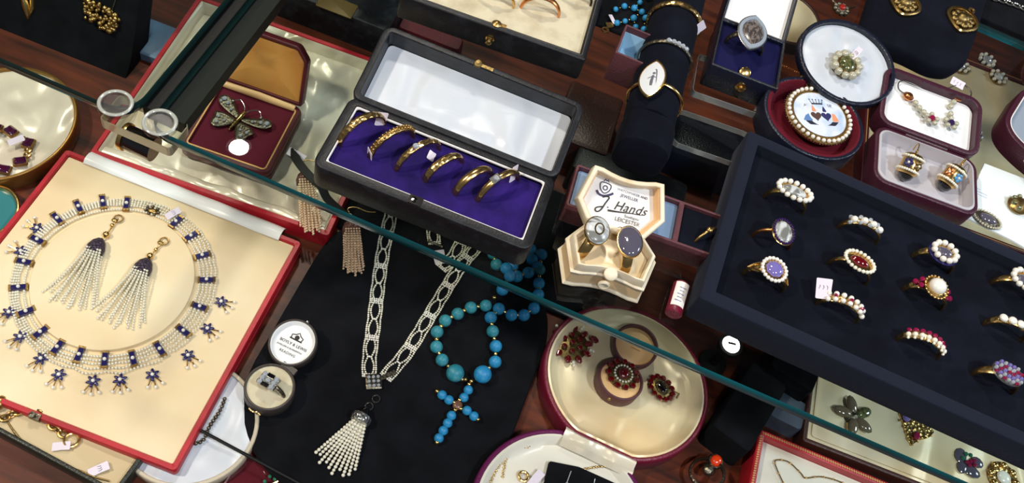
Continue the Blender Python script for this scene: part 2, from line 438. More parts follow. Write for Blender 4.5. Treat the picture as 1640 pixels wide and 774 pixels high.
# ---- lamps of the shop ceiling
LAMPD = lamp_mat('lamp_face', (1, .95, .86), 260)
LAMPRIM = mat('lamp_housing', (40, 40, 42), .4, .5)
def downlight(px, py, label):
    """where the lamp must hang for its reflection in the shelf top to be seen at px, py"""
    q = P(px, py, 150); d = (q - CAM); k = (1920 - 150) / -d.z
    p = Vector((q.x + d.x * k, q.y + d.y * k, 1920))
    t = T('downlight', label, 'ceiling lamp', (p.x, p.y, 1890), group=None)
    hl = [(33, 0), (36, 0), (37, 2), (37, 30), (28, 30), (28, 6)]
    part(t, 'housing', MB().loft([[Vector((r * math.cos(2 * PI * k / 32), r * math.sin(2 * PI * k / 32), z)) for k in range(32)] for r, z in hl], closed=True), LAMPRIM)
    part(t, 'lamp_face', MB().lathe([(0, 4), (26, 4), (26, 5), (0, 5)], 32), LAMPD)
    return p
downlight(383, 245, 'ceiling downlight reflected in the glass in front of the butterfly box')
p = P(1172, 551, 30)
t = T('added_spot_lamp', 'small added round lamp standing for the bright spot below the navy tray corner', 'lamp', (p.x, p.y, 0))  # lamp and post added to make a round bright spot here
part(t, 'post', MB().lathe([(0, 0), (9, 0), (9, 2), (3, 3), (3, 22), (7, 24), (7.6, 29), (0, 29)], 24), BARMETAL)
part(t, 'lamp_face', MB().lathe([(0, 0), (5.6, 0), (5.2, 1), (0, 1.4)], 24, c=(0, 0, 29)), lamp_mat('added_lamp_glow', (1, .95, .86), 6)); part(t, 'slot', MB().box((0, 0, 30.4), (5, 1.3, .5), .2), LAMPRIM)
def area(name, loc, target, size, power, col):
    ld = bpy.data.lights.new(name, 'AREA'); ld.shape = 'DISK'; ld.size = size; ld.energy = power; ld.color = col
    o = bpy.data.objects.new(name, ld); COL.objects.link(o); o.location = loc
    o.rotation_euler = (Vector(target) - Vector(loc)).to_track_quat('-Z', 'Y').to_euler()
    return o
area('warm_shop_lamp', (-.95, -.35, 1.35), (-.2, -.05, 0), .12, 15, (1, .9, .74))
area('warm_shop_lamp', (-.35, .75, 1.5), (-.15, 0, 0), .12, 9, (1, .92, .8))
area('cool_shop_lamp', (.75, -.3, 1.45), (.12, .15, .1), .12, 13, (.86, .93, 1))
area('cool_shop_lamp', (.15, -.75, 1.5), (0, .1, .1), .14, 6, (.95, .97, 1))
area('cool_side_light', (1.7, .7, 1.1), (.15, .2, .1), .5, 10, (.8, .9, 1))  # unseen broad cool light from the right, no window known there
w = bpy.data.worlds.new('world'); SC.world = w; w.use_nodes = True
w.node_tree.nodes['Background'].inputs[0].default_value = (.62, .66, .72, 1)
w.node_tree.nodes['Background'].inputs[1].default_value = .16
SC.view_settings.view_transform = 'Standard'; SC.view_settings.look = 'None'
SC.view_settings.gamma = 1; SC.view_settings.exposure = -.12; SC.view_settings.use_curve_mapping = False
SC.cycles.use_denoising = True
SC.cycles.max_bounces = 8; SC.cycles.transparent_max_bounces = 24
SC.cycles.sample_clamp_indirect = 4
# ================================================================== things on the long glass shelf (top at z = 150)
Z0 = 150
def ringthing(label, px, py, zc, rz, R=9.3, w=2.4, t=1.2, m=GOLD, taper=.55, group=None, roll=0, tilt=0, wave=0, mb=None, name='finger_ring'):
    """px, py: where the top of the ring is seen; zc: height of its centre"""
    p = P(px, py, zc + (R + t))
    rot = (Matrix.Rotation(rz, 3, 'Z') @ Matrix.Rotation(tilt, 3, 'X') @ Matrix.Rotation(roll, 3, 'Y')).to_euler()
    up = rot.to_matrix() @ Vector((0, 0, R + t))
    t_ = T(name, label, 'ring', p - up, group=group, rot=rot)
    t_.h = R + t
    part(t_, 'band', mb or MB().band(R, w, t, taper, wave=wave), m)
    return t_
def circ(n, a, b, z, off=0, c=(0, 0)):
    return [(c[0] + a * math.cos(2 * PI * (i + off) / n), c[1] + b * math.sin(2 * PI * (i + off) / n), z) for i in range(n)]
def dome(a, b, h, n=28, c=(0, 0, 0), rim=0):
    return MB().lathe([(1, -rim), (1, 0), (.93, h * .38), (.78, h * .66), (.5, h * .9), (.2, h), (0, h)], n, M=Matrix.Diagonal((a, b, 1)), c=c)
def navette(a, b, n=14):
    """pointed oval, long axis y"""
    l = []
    k = (b * b - a * a) / (2 * a); Rr = a + k; th = math.asin(min(1, b / Rr))
    for i in range(n): l.append((-k + Rr * math.cos(-th + 2 * th * i / n), Rr * math.sin(-th + 2 * th * i / n)))
    for i in range(n): l.append((k - Rr * math.cos(-th + 2 * th * i / n), -Rr * math.sin(-th + 2 * th * i / n)))
    return l
def halo(t, a, b, n, r, pm, stone, sa, sb, hz=0, cab=False, setting=GOLD, sh=1.2, pname='pearl', facets=10):
    z = t.h + hz
    part(t, 'setting', MB().lathe([(.35, -2.2), (.8, -1), (1, -.1), (.9, .1), (0, .1)], 28, M=Matrix.Diagonal((a * 1.02, b * 1.02, 1)), c=(0, 0, z)), setting)
    many(t, pname, MB().sph((0, 0, 0), r, 10, 8), pm, circ(n, a, b, z + r * .55))
    part(t, 'stone', dome(sa, sb, sh, c=(0, 0, z + .2)) if cab else MB().gem((0, 0, z + .7), sa, sb, sh, facets), stone)
def tagp(t, loc, rot, w=6, h=9, ink=True, lab='white paper tag', m=LILACPAPER):
    l = rpoly([(-w / 2, -h / 2), (w / 2, -h / 2), (w / 2 * .9, 0), (w / 2, h / 2), (-w / 2, h / 2)], .6)
    o = part(t, 'price_tag', MB().loft([[Vector((p[0], p[1], .5 * math.sin(p[1] * .5) + z)) for p in l] for z in (0, .18)]), m, loc, rot, label=lab)
    if ink:
        s = MB()
        for k in range(3):
            s.tube([(-w * .28 + k * .24 * w + .3 * math.sin(j * 2.2 + k), -h * .2 + j * h * .09, .5 * math.sin((-h * .2 + j * h * .09) * .5) + .2) for j in range(5)], .1, 4)
        part(o, 'handwriting', s, INK)
    return o
R_ = math.radians
# ---------------------------------------------------------------- six ring box
t = boxthing('ring_box', 'long black leather box lined with purple velvet, open and holding six gold bands', 'ring box', (563, 152), (893, 285), (845, 402), Z0 + 15, 15)
W, D = t.w, t.d
ol = rr(W, D, 5)
b = part(t, 'base', shell(ol, 15, 4.6, 8), BLACKLEATHER)
part(t, 'velvet_pad', pillow(rr(W - 9.4, D - 9.4, 2), 7.5, 11.5, 1.2, .5, .12), VELPURPLE, label='purple velvet pad')
part(t, 'cord_trim', MB().tube([Vector((p[0], p[1], 13.9)) for p in rr(W - 9, D - 9, 2.2)], .75, 8, True), ROPE, label='white cord edging')
part(t, 'catch', MB().box((-3.5, -D / 2 + 2.6, 14.6), (6, 4.6, 1.4)).lathe([(0, 0), (1.5, 0), (1.3, .6), (0, .7)], 12, c=(-4.2, -D / 2 + 2.6, 15.2)), ONYX, label='dark catch')
for x in (-28, 22): part(t, 'hinge', MB().tube([(x - 9, D / 2 + .4, 14.4), (x + 9, D / 2 + .4, 14.4)], .8, 8).box((x, D / 2 - .8, 15), (18, 1.8, .5)), DARKGOLD, label='tarnished brass hinge')
lid = part(t, 'lid', shell(rr(W, D - 1, 5, c=(0, D / 2)), 15, 3.2, 3.4), BLACKLEATHER, (0, D / 2 + .9, 1), (R_(13), 0, 0))
part(lid, 'satin_lining', pillow(rr(W - 6.8, D - 7.8, 2.5, c=(0, D / 2)), 3, 4.2, 1.2, 1.2, .07, 3), SATINBLUE, label='white satin lining')
part(lid, 'catch_plate', MB().lathe([(0, 0), (2.2, 0), (1.8, .9), (.8, 1.2), (0, 1.2)], 12, c=(-3.5, D - 2.2, 15)).box((1, D - 2.4, 15.2), (6, 1.6, .6)), DARKGOLD, label='tarnished brass catch plate')
six = [(583, 186, 10.2, 3.6, CHASED, 'engraved gold band with pinkish tag, first from the tassel end of the purple box', .9),
       (632, 208, 10, 3.2, OLDGOLD, 'dark beaded gold band with a white tag at its foot, in the purple box', .9),
       (675, 229, 10.2, 3.0, CHASED, 'gold band with a bright diamond flash, third in the purple box', .8),
       (716, 252, 8.8, 3.6, CHASED, 'plain engraved gold band without any tag, fourth in the purple box', .95),
       (764, 273, 8.8, 3.6, GOLD, 'smooth gold band turned low in the pad, fifth in the purple box', .95),
       (806, 279, 10.2, 3.2, GOLD, 'gold band set with one square diamond, nearest the end of the purple box', .75)]
for i, (x, y, R, w_, m_, lab, tp) in enumerate(six):
    r = ringthing(lab, x, y, Z0 + 11.6, t.a + R_(57), R * 1.12, w_, 1.4, m_, tp, group='gold bands in the purple velvet box', wave=.1 if i in (1, 2) else 0)
    if i == 0: tagp(r, (10.8, .6, 3.4), (1.1, .2, -.5), 5, 7, False, 'pinkish paper tag')
    if i == 1:
        many(r, 'bead', MB().sph((0, 0, 0), .62, 8, 6), OLDGOLD, [(12.6 * math.cos(a), s, 12.6 * math.sin(a)) for a in [R_(30 + 8.6 * k) for k in range(15)] for s in (-.7, .7)])
        tagp(r, (-12, 0, 2.6), (0, 1.5, 0), 6, 4.5, False)
    if i == 2:
        part(r, 'stone', MB().gem((0, 0, 0), 1.5, 1.5, 1, 8), DIAMOND, (-3, 0, 12.5), (0, R_(-15), 0), label='small diamond')
        tagp(r, (6, -2, 1.6), (.2, 0, .6), 5, 3.5, False)
    if i == 5:
        part(r, 'stone', MB().gem((0, 0, 0), 1.5, 1.5, 1.1, 4, rot=PI / 4), DIAMOND, (-4, 0, 12.4), (0, R_(-20), 0), label='square diamond')
        part(r, 'setting', MB().box((0, 0, 0), (4.4, 3.4, 1.4)), SILVER, (-4, 0, 11.9), (0, R_(-20), 0))
        tagp(r, (9, 1, 5.6), (1.2, .3, .2), 5, 8, False, 'pinkish paper tag')
# ---------------------------------------------------------------- ivory box
a = P(1034, 375, 167) - P(942, 350, 167); ang = math.atan2(a.y, a.x); q = (P(942, 350, 167) + P(1034, 375, 167)) / 2
t = T('ring_box', 'small ivory ring box with flared sides, lid printed with a jeweller name in Leicester', 'ring box', (q.x, q.y, Z0), ang)
def bow(k, hw=12, mw=19.5, fw=15.5, d1=10, d2=26, sag=3):
    pts = [(hw, 0), (-hw, 0), (-mw, -d1), (-fw, -d2 + 1)]
    pts += [(-fw + 2 * fw * i / 8, -d2 + sag * math.sin(PI * i / 8)) for i in range(1, 8)] + [(fw, -d2 + 1), (mw, -d1)]
    c = Vector((0, -d2 / 2)); return [tuple(c + (Vector(p) - c) * k) for p in pts]
part(t, 'base', MB().loft([z3(bow(.98), 0), z3(bow(1.1), .6), z3(bow(1.13), 1.6), z3(bow(1.1), 2.4), z3(bow(1.06), 3), z3(bow(1.04), 10), z3(bow(1.08), 10.6), z3(bow(1.08), 11.6), z3(bow(1.0), 12.2), z3(bow(.99), 16), z3(bow(.96), 17), z3(bow(.9), 17), z3(bow(.87), 16), z3(bow(.86), 9)]), IVORY)
part(t, 'side_panel', MB().loft([z3(bow(1.062), 3.2), z3(bow(1.046), 9.8)], cap0=False, cap1=False), IVORYPALE, label='peach tinted side panel')
part(t, 'ring_cushion', pillow(bow(.855), 9, 12.5, 2.2, .8, .15), SATINFLAT, label='cream ring cushion')
part(t, 'button', MB().lathe([(0, 0), (3, 0), (3, 1.2), (2.4, 1.8), (0, 2)], 20), IVORY, (0, -24.6, 15.4), (R_(20), 0, 0), label='round ivory button')
part(t, 'catch', MB().lathe([(0, 0), (2.7, 0), (2.7, 1), (2.2, 1.3), (1.4, .6), (0, .6)], 20), IVORY, (0, -24.4, 6.4), (R_(90), 0, 0), label='catch for the button')
def lidb(k):
    return [(p[0], -p[1] * 1.04) for p in bow(k)][::-1]
lid = part(t, 'lid', shell(lidb(1.05), 10, 2.2, 2.4), IVORY, (0, 1.2, 8.5), (R_(27), 0, 0))
part(lid, 'lining_wall', MB().loft([z3(lidb(.925), 2.2), z3(lidb(.925), 8.6), z3(lidb(.9), 8.6), z3(lidb(.87), 3.2), z3(lidb(.86), 3.0)], cap0=False, cap1=False), SATINPEACH, label='peach lining wall')
part(lid, 'satin_lining', pillow(lidb(.9), 2.2, 2.8, .9, .1, .2), SATINWHITE, label='white printed satin')
tx = MB(); txd = MB()
tx.text('. Hands', 5.8, (3.2, 12.6, 4.0), R_(3), shear=.38, space=1.05)
tx.tube(cat([(-8.6, 14.6, 4), (-6.8, 15.4, 4), (-5.6, 15, 4), (-6.8, 12, 4), (-7.8, 9.2, 4), (-9.2, 7.6, 4), (-10.6, 8, 4), (-10.2, 9.4, 4), (-7.2, 10.6, 4)], .5), .34, 5, flat=.4)
tx.tube([(-5, 9.4, 4), (-1, 9.8, 4), (6, 10.8, 4), (11, 11.2, 4)], [.45, .35, .2, .12], 4, flat=.3)
tx.text('LEICESTER', 2.6, (5, 6.6, 3.95), R_(-1)).text('Southgate', 1.8, (6.6, 8.9, 3.95), 0)
txd.text('WATCHMAKER AND', 1.55, (4.4, 19.6, 3.7), R_(-3)).text('JEWELLER', 1.9, (3.4, 17.4, 3.8), R_(-3))
txd.text('Clocks & Silver', 1.7, (0, 3.6, 3.7), 0, shear=.3) if False else None
# crest: shield with ring, crown mark above and ribbon below
crest = MB()
crest.tube(cat([(-10, 19.6, 3.8), (-5.6, 19.2, 3.9), (-5.8, 16.4, 3.9), (-7.9, 14.9, 3.9), (-9.9, 16.7, 3.8)], .6, True), .22, 4, True)
crest.tube([Vector((-7.8 + 1.0 * math.cos(k), 17.4 + 1.0 * math.sin(k), 3.9)) for k in [i * PI / 6 for i in range(12)]], .22, 4, True)
crest.tube([(-9, 20.4, 3.8), (-8.4, 21.4, 3.7), (-7.9, 20.5, 3.8), (-7.2, 21.3, 3.7), (-6.8, 20.3, 3.8)], .25, 4)
crest.tube(cat([(-11.4, 15.4, 3.8), (-10, 14, 3.8), (-7.6, 13.7, 3.9), (-4.8, 15, 3.9), (-3.4, 16.2, 3.9)], .6), .5, 4, flat=.3)
txd.add([v + Vector((-.6, 1.6, 0)) for v in crest.v], crest.f)
tx.tube(cat([(-5, 3.4, 3.7), (0, 2.8, 3.8), (3, 3.6, 3.8), (5, 2.7, 3.7)], .7), .14, 4)
part(lid, 'printed_name', tx, INKDARK, label='dark printed script name'); part(lid, 'printed_crest', txd, INK, label='violet printed crest')
for px, py, roll, lab, st, sa, sb in ((955, 371, .0, 'broad gold ring with a pale oval crystal, standing in the ivory box', HAIRST, 5.8, 7.2),
                                  (1008, 389, .0, 'broad gold ring with a dark grey oval stone, standing in the ivory box', SMOKE, 5.6, 8)):
    r = ringthing(lab, px, py, Z0 + 14, ang + R_(78 if st is HAIRST else 96), 8.6, 5, 1.3, GOLD, .8, group='rings in the ivory box', tilt=R_(12) if st is HAIRST else R_(-6))
    part(r, 'setting', MB().lathe([(.3, -1.6), (.85, -.6), (1.03, .2), (1.03, .9), (.97, 1)], 28, M=Matrix.Diagonal((sb, sa, 1)), c=(0, 0, r.h + .2)), GOLD)
    part(r, 'stone', dome(sb * .98, sa * .98, 2.2, c=(0, 0, r.h + .9)), st, label='pale crystal over hair' if st is HAIRST else 'dark grey cabochon')
    if st is HAIRST:
        part(r, 'wreath', MB().tube([Vector((2.3 * math.cos(k) * 1.2, 2.0 * math.sin(k), r.h + 2.75)) for k in [i * PI / 8 for i in range(16)]], .5, 6, True), DARKGOLD, label='dark little wreath')
# ---------------------------------------------------------------- black ring tray
TA = R_(-1.2); ux = Vector((math.cos(TA), math.sin(TA), 0)); uy = Vector((-ux.y, ux.x, 0))
c = P(1109, 472, Z0 + 18) + Vector((3, 0, 0)) + ux * 88 + uy * 53
t = T('ring_tray', 'large navy black velvet tray holding rows of gem rings', 'display tray', (c.x, c.y, Z0), TA); t.w, t.d, t.a = 176, 106, TA
part(t, 'base', shell(rr(t.w, t.d, 1.6, 3), 18, 6.6, 11, .7), VELRIM)
part(t, 'ring_pad', pillow(rr(t.w - 13.4, t.d - 13.4, 1, 2), 10.5, 12.6, .5, .2, .1), VELNAVY)
ZP = Z0 + 13
slit = MB().loft([z3([(-14, 0), (0, -.8), (14, 0), (0, .8)], 0), z3([(-14, 0), (0, -.8), (14, 0), (0, .8)], .05)])
def tring(label, px, py, da=0, R=9, **k):
    return ringthing(label, px, py, ZP + .5, R_(3) + R_(da), R, group=None, **k)
# oval pearl with quartz
r = tring('pointed oval ring of white pearls around a clear crystal, in the navy tray', 1272, 307, -4, 9.5, w=4, taper=.5)
halo(r, 8.3, 4.6, 16, 1.35, PEARL, HAIRST, 6, 2.9, .2, True, sh=1.6)
# white intaglio
r = tring('upright white oval cameo ring edged with tiny purple stones, in the navy tray', 1254, 372, 0, 8.5, w=2, taper=.6, m=COPPER, roll=R_(8))
part(r, 'setting', MB().lathe([(.3, -2), (.9, -1), (1, 0), (.9, .6), (0, .6)], 28, M=Matrix.Diagonal((5.9, 7.3, 1)), c=(0, 0, r.h)), GOLD)
many(r, 'purple_stone', MB().gem((0, 0, 0), .75, .75, .6, 6), PURPLE, circ(26, 5.3, 6.6, r.h + .8))
part(r, 'cameo', dome(4.5, 5.8, .9, c=(0, 0, r.h + .6)), HAIRST, label='white carved oval')
# lilac
r = tring('ring with a square lilac stone in a halo of seed pearls, navy tray', 1239, 433, -5, 9.2, w=4.4, taper=.35, m=CHASED)
halo(r, 5.6, 5.9, 20, .95, PEARL, LILAC, 4.2, 4.2, .2, sh=1.8, facets=8)
part(r, 'shoulder', MB().band(9.3, 5.4, 1.6, .3, 40, R_(20), R_(160), wave=.2) if False else MB().tube(cat([(-9.6, .2, 4.4), (-7.6, 1.6, 6.8), (-5.4, 2.4, 8.6)], .7), .7, 6).tube(cat([(-9.6, -.2, 4.4), (-7.6, -1.6, 6.8), (-5.4, -2.4, 8.6)], .7), .7, 6).tube(cat([(9.6, .2, 4.4), (7.6, 1.6, 6.8), (5.4, 2.4, 8.6)], .7), .7, 6).tube(cat([(9.6, -.2, 4.4), (7.6, -1.6, 6.8), (5.4, -2.4, 8.6)], .7), .7, 6), GOLD)
# half hoop
r = tring('half hoop ring of four pearls and zigzag diamonds, second column of the navy tray', 1392, 357, -3, 9.4, w=4.2, taper=.4)
for k in range(4):
    a = R_(54 + 24 * k); part(r, 'pearl', MB().sph((0, 0, 0), 1.75, 12, 9), PEARL, (11 * math.cos(a), 0, 11 * math.sin(a)))
    for s in (-1.7, 1.7):
        a2 = a + R_(10); part(r, 'diamond', MB().gem((0, 0, 0), 1.2, 1.2, .9, 6), DIAMOND, (10.8 * math.cos(a2), s, 10.8 * math.sin(a2)), (0, PI / 2 - a2, 0))
# garnet cluster
r = tring('ring with a dark red oval garnet set in small pearls, in the navy tray', 1376, 420, -12, 9.2, w=3, taper=.45)
halo(r, 7.2, 4.9, 22, .95, SEED, GARNET, 4.6, 2.5, .2, True, sh=1.8)
# two rows of pearls with rubies
r = tring('double row pearl band with rubies and a white tag, in the navy tray', 1360, 482, -6, 9.4, w=5, taper=.4, m=CHASED)
for k in range(7):
    a = R_(36 + 17 * k)
    for s in (-1.55, 1.55): part(r, 'pearl', MB().sph((0, 0, 0), 1.25, 10, 8), PEARL, (11 * math.cos(a), s, 11 * math.sin(a)))
    if k in (1, 3, 5): part(r, 'ruby', MB().gem((0, 0, 0), 1, 1, .9, 8), RUBY, (11.6 * math.cos(a), 0, 11.6 * math.sin(a)), (0, PI / 2 - a, 0))
tagp(r, (-11, 2.5, 7.5), (.25, -.3, .2), 7, 9.5)
# pearl flower with grey centre
r = tring('flower ring of white pearls around a grey oval with blue enamel below, navy tray', 1512, 405, -4, 9.2, w=4.6, taper=.4, m=CHASED)
part(r, 'enamel_rim', MB().lathe([(.4, -2), (1, -1.2), (1.02, -.4), (.8, -.2)], 24, M=Matrix.Diagonal((7.4, 6.6, 1)), c=(0, 0, r.h - .1)), SAPPH, label='dark blue enamel rim')
halo(r, 5.7, 5, 11, 1.55, PEARL, SMOKE, 3.9, 2.8, .3, True, sh=1.5)
# pearl with pink stones
r = tring('gold ring with one large white pearl between pink stones, in the navy tray', 1499, 461, -8, 9.4, w=5, taper=.4, m=CHASED)
part(r, 'setting', MB().lathe([(.4, -1.6), (1, -.3), (1.06, .3), (.8, .5)], 20, M=Matrix.Diagonal((5.4, 5.8, 1)), c=(0, 0, r.h)), CHASED)
part(r, 'pearl', MB().sph((0, 0, r.h + 1.6), 4.1, 18, 12, (1, 1, .75)), PEARL, label='large white pearl')
for s in (-1, 1):
    for dx, dy in ((6.4, 1.9), (6.4, -1.6), (8.6, .3)): part(r, 'pink_stone', MB().gem((0, 0, 0), 1.5, 1.5, 1, 8), RUBY, (s * dx, dy, 10.6 - (dx - 5) * .75), (0, s * .6, 0))
many(r, 'gold_bead', MB().sph((0, 0, 0), .7, 8, 6), GOLD, circ(20, 5.6, 6.2, r.h + .4))
# rubies over diamonds
r = tring('band with a row of rubies above rows of pearls, in the navy tray', 1492, 541, -6, 9.4, w=5, taper=.35, m=CHASED)
for k in range(8):
    a = R_(38 + 14.8 * k)
    part(r, 'ruby', MB().gem((0, 0, 0), 1.3, 1.1, .9, 8), RUBY, (10.8 * math.cos(a), 1.7, 10.8 * math.sin(a)), (0, PI / 2 - a, 0))
    part(r, 'pearl', MB().sph((0, 0, 0), 1.25, 10, 8), SEED, (11 * math.cos(a), -.8, 11 * math.sin(a)))
    part(r, 'pearl', MB().sph((0, 0, 0), .7, 8, 6), SEED, (10.8 * math.cos(a), -2.5, 10.8 * math.sin(a)))
# edge ones
r = tring('pearl cluster ring in the navy tray, cut off by the edge of the photo', 1640, 449, -4, 9.2, w=4, taper=.45)
halo(r, 6, 5, 12, 1.5, PEARL, SMOKE, 3.6, 2.8, .2, True)
r = tring('gold ring with a line of cream opals, at the edge of the navy tray', 1630, 516, -4, 9.2, w=4.6, taper=.45, m=CHASED)
for k in range(4): part(r, 'opal', MB().sph((0, 0, 0), 2.1, 12, 9, (1, 1, .7)), PEARL, (-6 + 4 * k, 0, r.h - .1 - abs(k - 1.5) * .8))
r = tring('gold ring with a cushion of pink and pale blue stones, in the navy tray', 1615, 598, -6, 9.4, w=4.6, taper=.4)
part(r, 'setting', MB().lathe([(.4, -1.8), (1, -.3), (.95, .2), (0, .8)], 20, M=Matrix.Diagonal((7.6, 6, 1)), c=(0, 0, r.h)), SILVER)
i = 0
for x in range(-3, 4):
    for y in range(-2, 3):
        if (x / 3.4) ** 2 + (y / 2.5) ** 2 < 1.05:
            part(r, 'stone', MB().gem((0, 0, 0), .95, .95, .8, 6), (RUBY, DIAMOND, LILAC)[(i * 7 + x * x) % 3], (x * 2, y * 2, r.h + .7 - .04 * x * x)); i += 1
# ---------------------------------------------------------------- velvet ring roll
p0 = P(1020, 262, Z0 + 10); ra = R_(4)
t = T('ring_roll', 'long black velvet ring roll lying on the glass behind the ivory box', 'ring display', (p0.x, p0.y, Z0), ra)
RX = Matrix.Rotation(-PI / 2, 3, 'X')
part(t, 'roll', MB().lathe([(0, 0), (9, 0), (12, 1.4), (12.8, 5), (13.2, 60), (13.6, 150), (14, 230), (0, 231)], 36, M=RX, c=(0, 20, 14)), VELNAVY)
part(t, 'end_pad', MB().loft([[Vector((x * k, y, 13 + z * k)) for x, z in rr(26, 26, 9)] for y, k in ((0, .8), (1.5, .96), (4, 1), (18, 1), (20.5, .95))][::-1]), VELNAVY, label='squared padded end of the roll')
rg = 'rings on the black velvet roll'
ROLL = t
def rollring(label, px, py, w_, t_, m, tp, rl=0, R=13.6):
    y = ROLL.l(px, py, Z0 + 28).y; c = ROLL.loc + ROLL.R @ Vector((0, y, 14))
    o = T('finger_ring', label, 'ring', c, group=rg, rot=(Matrix.Rotation(ra, 3, 'Z') @ Matrix.Rotation(rl, 3, 'Y')).to_euler()); o.h = R + t_
    part(o, 'band', MB().band(R, w_, t_, tp), m); return o
r = rollring('gold ring with openwork pattern and a pinkish tag, furthest up the velvet roll', 1084, 4, 3.8, 1.2, CHASED, .8, 0, 13.9)
tagp(r, (12.6, -2.6, 6), (.8, .9, .2), 6, 7, False, 'pinkish paper tag')
r = rollring('silver ring with a line of diamonds, in the middle of the velvet roll', 1062, 62, 2.6, 1, OLDSILVER, .7)
for k in range(5): part(r, 'diamond', MB().gem((0, 0, 0), 1.5, 1.4, 1, 8), DIAMOND, (14.7 * math.cos(R_(102 - 10 * k)), 0, 14.7 * math.sin(R_(102 - 10 * k))), (0, R_(-12 + 10 * k), 0))
r = rollring('gold ring with a pointed white plaque painted with a grey figure, on velvet roll', 1045, 127, 2, 1, GOLD, .9, R_(-24))
nv = navette(6.2, 12.6)
part(r, 'setting', MB().loft([z3(sc2(nv, .6), r.h - .6), z3(sc2(nv, 1.06), r.h + .2), z3(sc2(nv, 1.06), r.h + 1.5), z3(sc2(nv, .97), r.h + 1.7), z3(sc2(nv, .95), r.h + 1.3)]), GOLD)
pl = part(r, 'plaque', MB().loft([z3(sc2(nv, .96), r.h + 1.2), z3(sc2(nv, .94), r.h + 1.5), z3(sc2(nv, .6), r.h + 1.9), z3(sc2(nv, .1), r.h + 2)]), mat('ivory_plaque', (226, 228, 232), .15, coat=1), label='white painted plaque')
zz = r.h + 2.06
part(pl, 'painted_figure', MB().tube([(.2, -5.6, zz - .25), (.1, -2, zz), (.4, 1.5, zz)], [.9, .7, .5], 6, flat=.2).sph((.5, 2.9, zz), .8, 8, 6, (1, 1, .25)).tube([(-2.2, -1, zz - .2), (0, .6, zz), (1.8, .2, zz - .1)], .35, 5, flat=.3).tube([(-2.6, -6, zz - .5), (2.4, -6.2, zz - .5)], .8, 6, flat=.2).tube(cat([(2.4, -5, zz - .3), (2.2, -1, zz - .2), (1.4, 5, zz - .2), (.3, 6.2, zz - .2)], .8), .45, 5, flat=.3), mat('grey_paint', (96, 98, 110), .4), label='grey painted mourner')
# ---------------------------------------------------------------- blue velvet ring box
t = boxthing('ring_box', 'black ring box with royal blue velvet and white lid, holding one large pointed ring', 'ring box', (1156, 26), (1259, 66), (1236, 140), Z0 + 16, 16)
W, D = t.w, t.d
part(t, 'base', shell(rr(W, D, 1.2, 3), 16, 1.5, 9, .5), NAVYLEATHER)
part(t, 'silver_edging', MB().tube([Vector((p[0], p[1], 15.9)) for p in rr(W - 1.4, D - 1.4, .8, 3)], .42, 6, True), SILVER, label='silvery stitched edge')
part(t, 'velvet_pad', pillow(rr(W - 3.2, D - 3.2, 1, 3), 8, 13.4, .8, .3, .1), VELBLUE, label='royal blue velvet pad')
part(t, 'catch', MB().lathe([(0, 0), (3.1, 0), (3.1, 1.4), (2.6, 1.8), (0, 1.8)], 20), GOLD, (0, -D / 2 + 5, 14), (R_(35), 0, 0), label='brass catch')
part(t, 'button', MB().lathe([(0, 0), (2.9, 0), (2.9, .8), (1.5, 1.2), (1.7, 2.6), (.9, 3.2), (0, 3.2)], 20), GOLD, (1, -D / 2, 9), (R_(90), 0, 0), label='brass push button')
lid = part(t, 'lid', shell(rr(W, D, 1.2, 3, c=(0, D / 2)), 13, 1.5, 3), NAVYLEATHER, (0, D / 2 + .5, 3.5), (R_(16), 0, 0))
part(lid, 'satin_lining', pillow(rr(W - 3.4, D - 3.4, 1, 3, c=(0, D / 2)), 2.8, 8.6, 1.2, .6, .09), SATINWHITE, label='white satin lining')
r = ringthing('large pointed oval silver ring with woven hair in a pale border, blue velvet box', 1204, 54, Z0 + 14, t.a, 9.6, 4, 1.3, OLDSILVER, .7)
nv = navette(8.2, 13.8)
part(r, 'setting', MB().loft([z3(sc2(nv, .45), r.h - 2.4), z3(sc2(nv, .98), r.h - .2), z3(sc2(nv, 1.02), r.h + 1), z3(sc2(nv, .95), r.h + 1.2)]), SILVER)
part(r, 'pale_border', MB().loft([z3(sc2(nv, .96), r.h + 1.1), z3(sc2(nv, .93), r.h + 1.7), z3(sc2(nv, .74), r.h + 1.9), z3(sc2(nv, .72), r.h + 1.2)]), mat('pale_blue_border', (150, 160, 172), .3, coat=.5, bump=(900, .6, .3, 'cells')))
part(r, 'hair_panel', MB().loft([z3(sc2(nv, .73), r.h + 1.2), z3(sc2(nv, .7), r.h + 1.5), z3(sc2(nv, .3), r.h + 2.2), z3(sc2(nv, .05), r.h + 2.3)]), mat('woven_hair', (70, 62, 60), .25, coat=1, tint=((120, 110, 104), 900, .45, .6, 'fold')), label='brown woven hair')
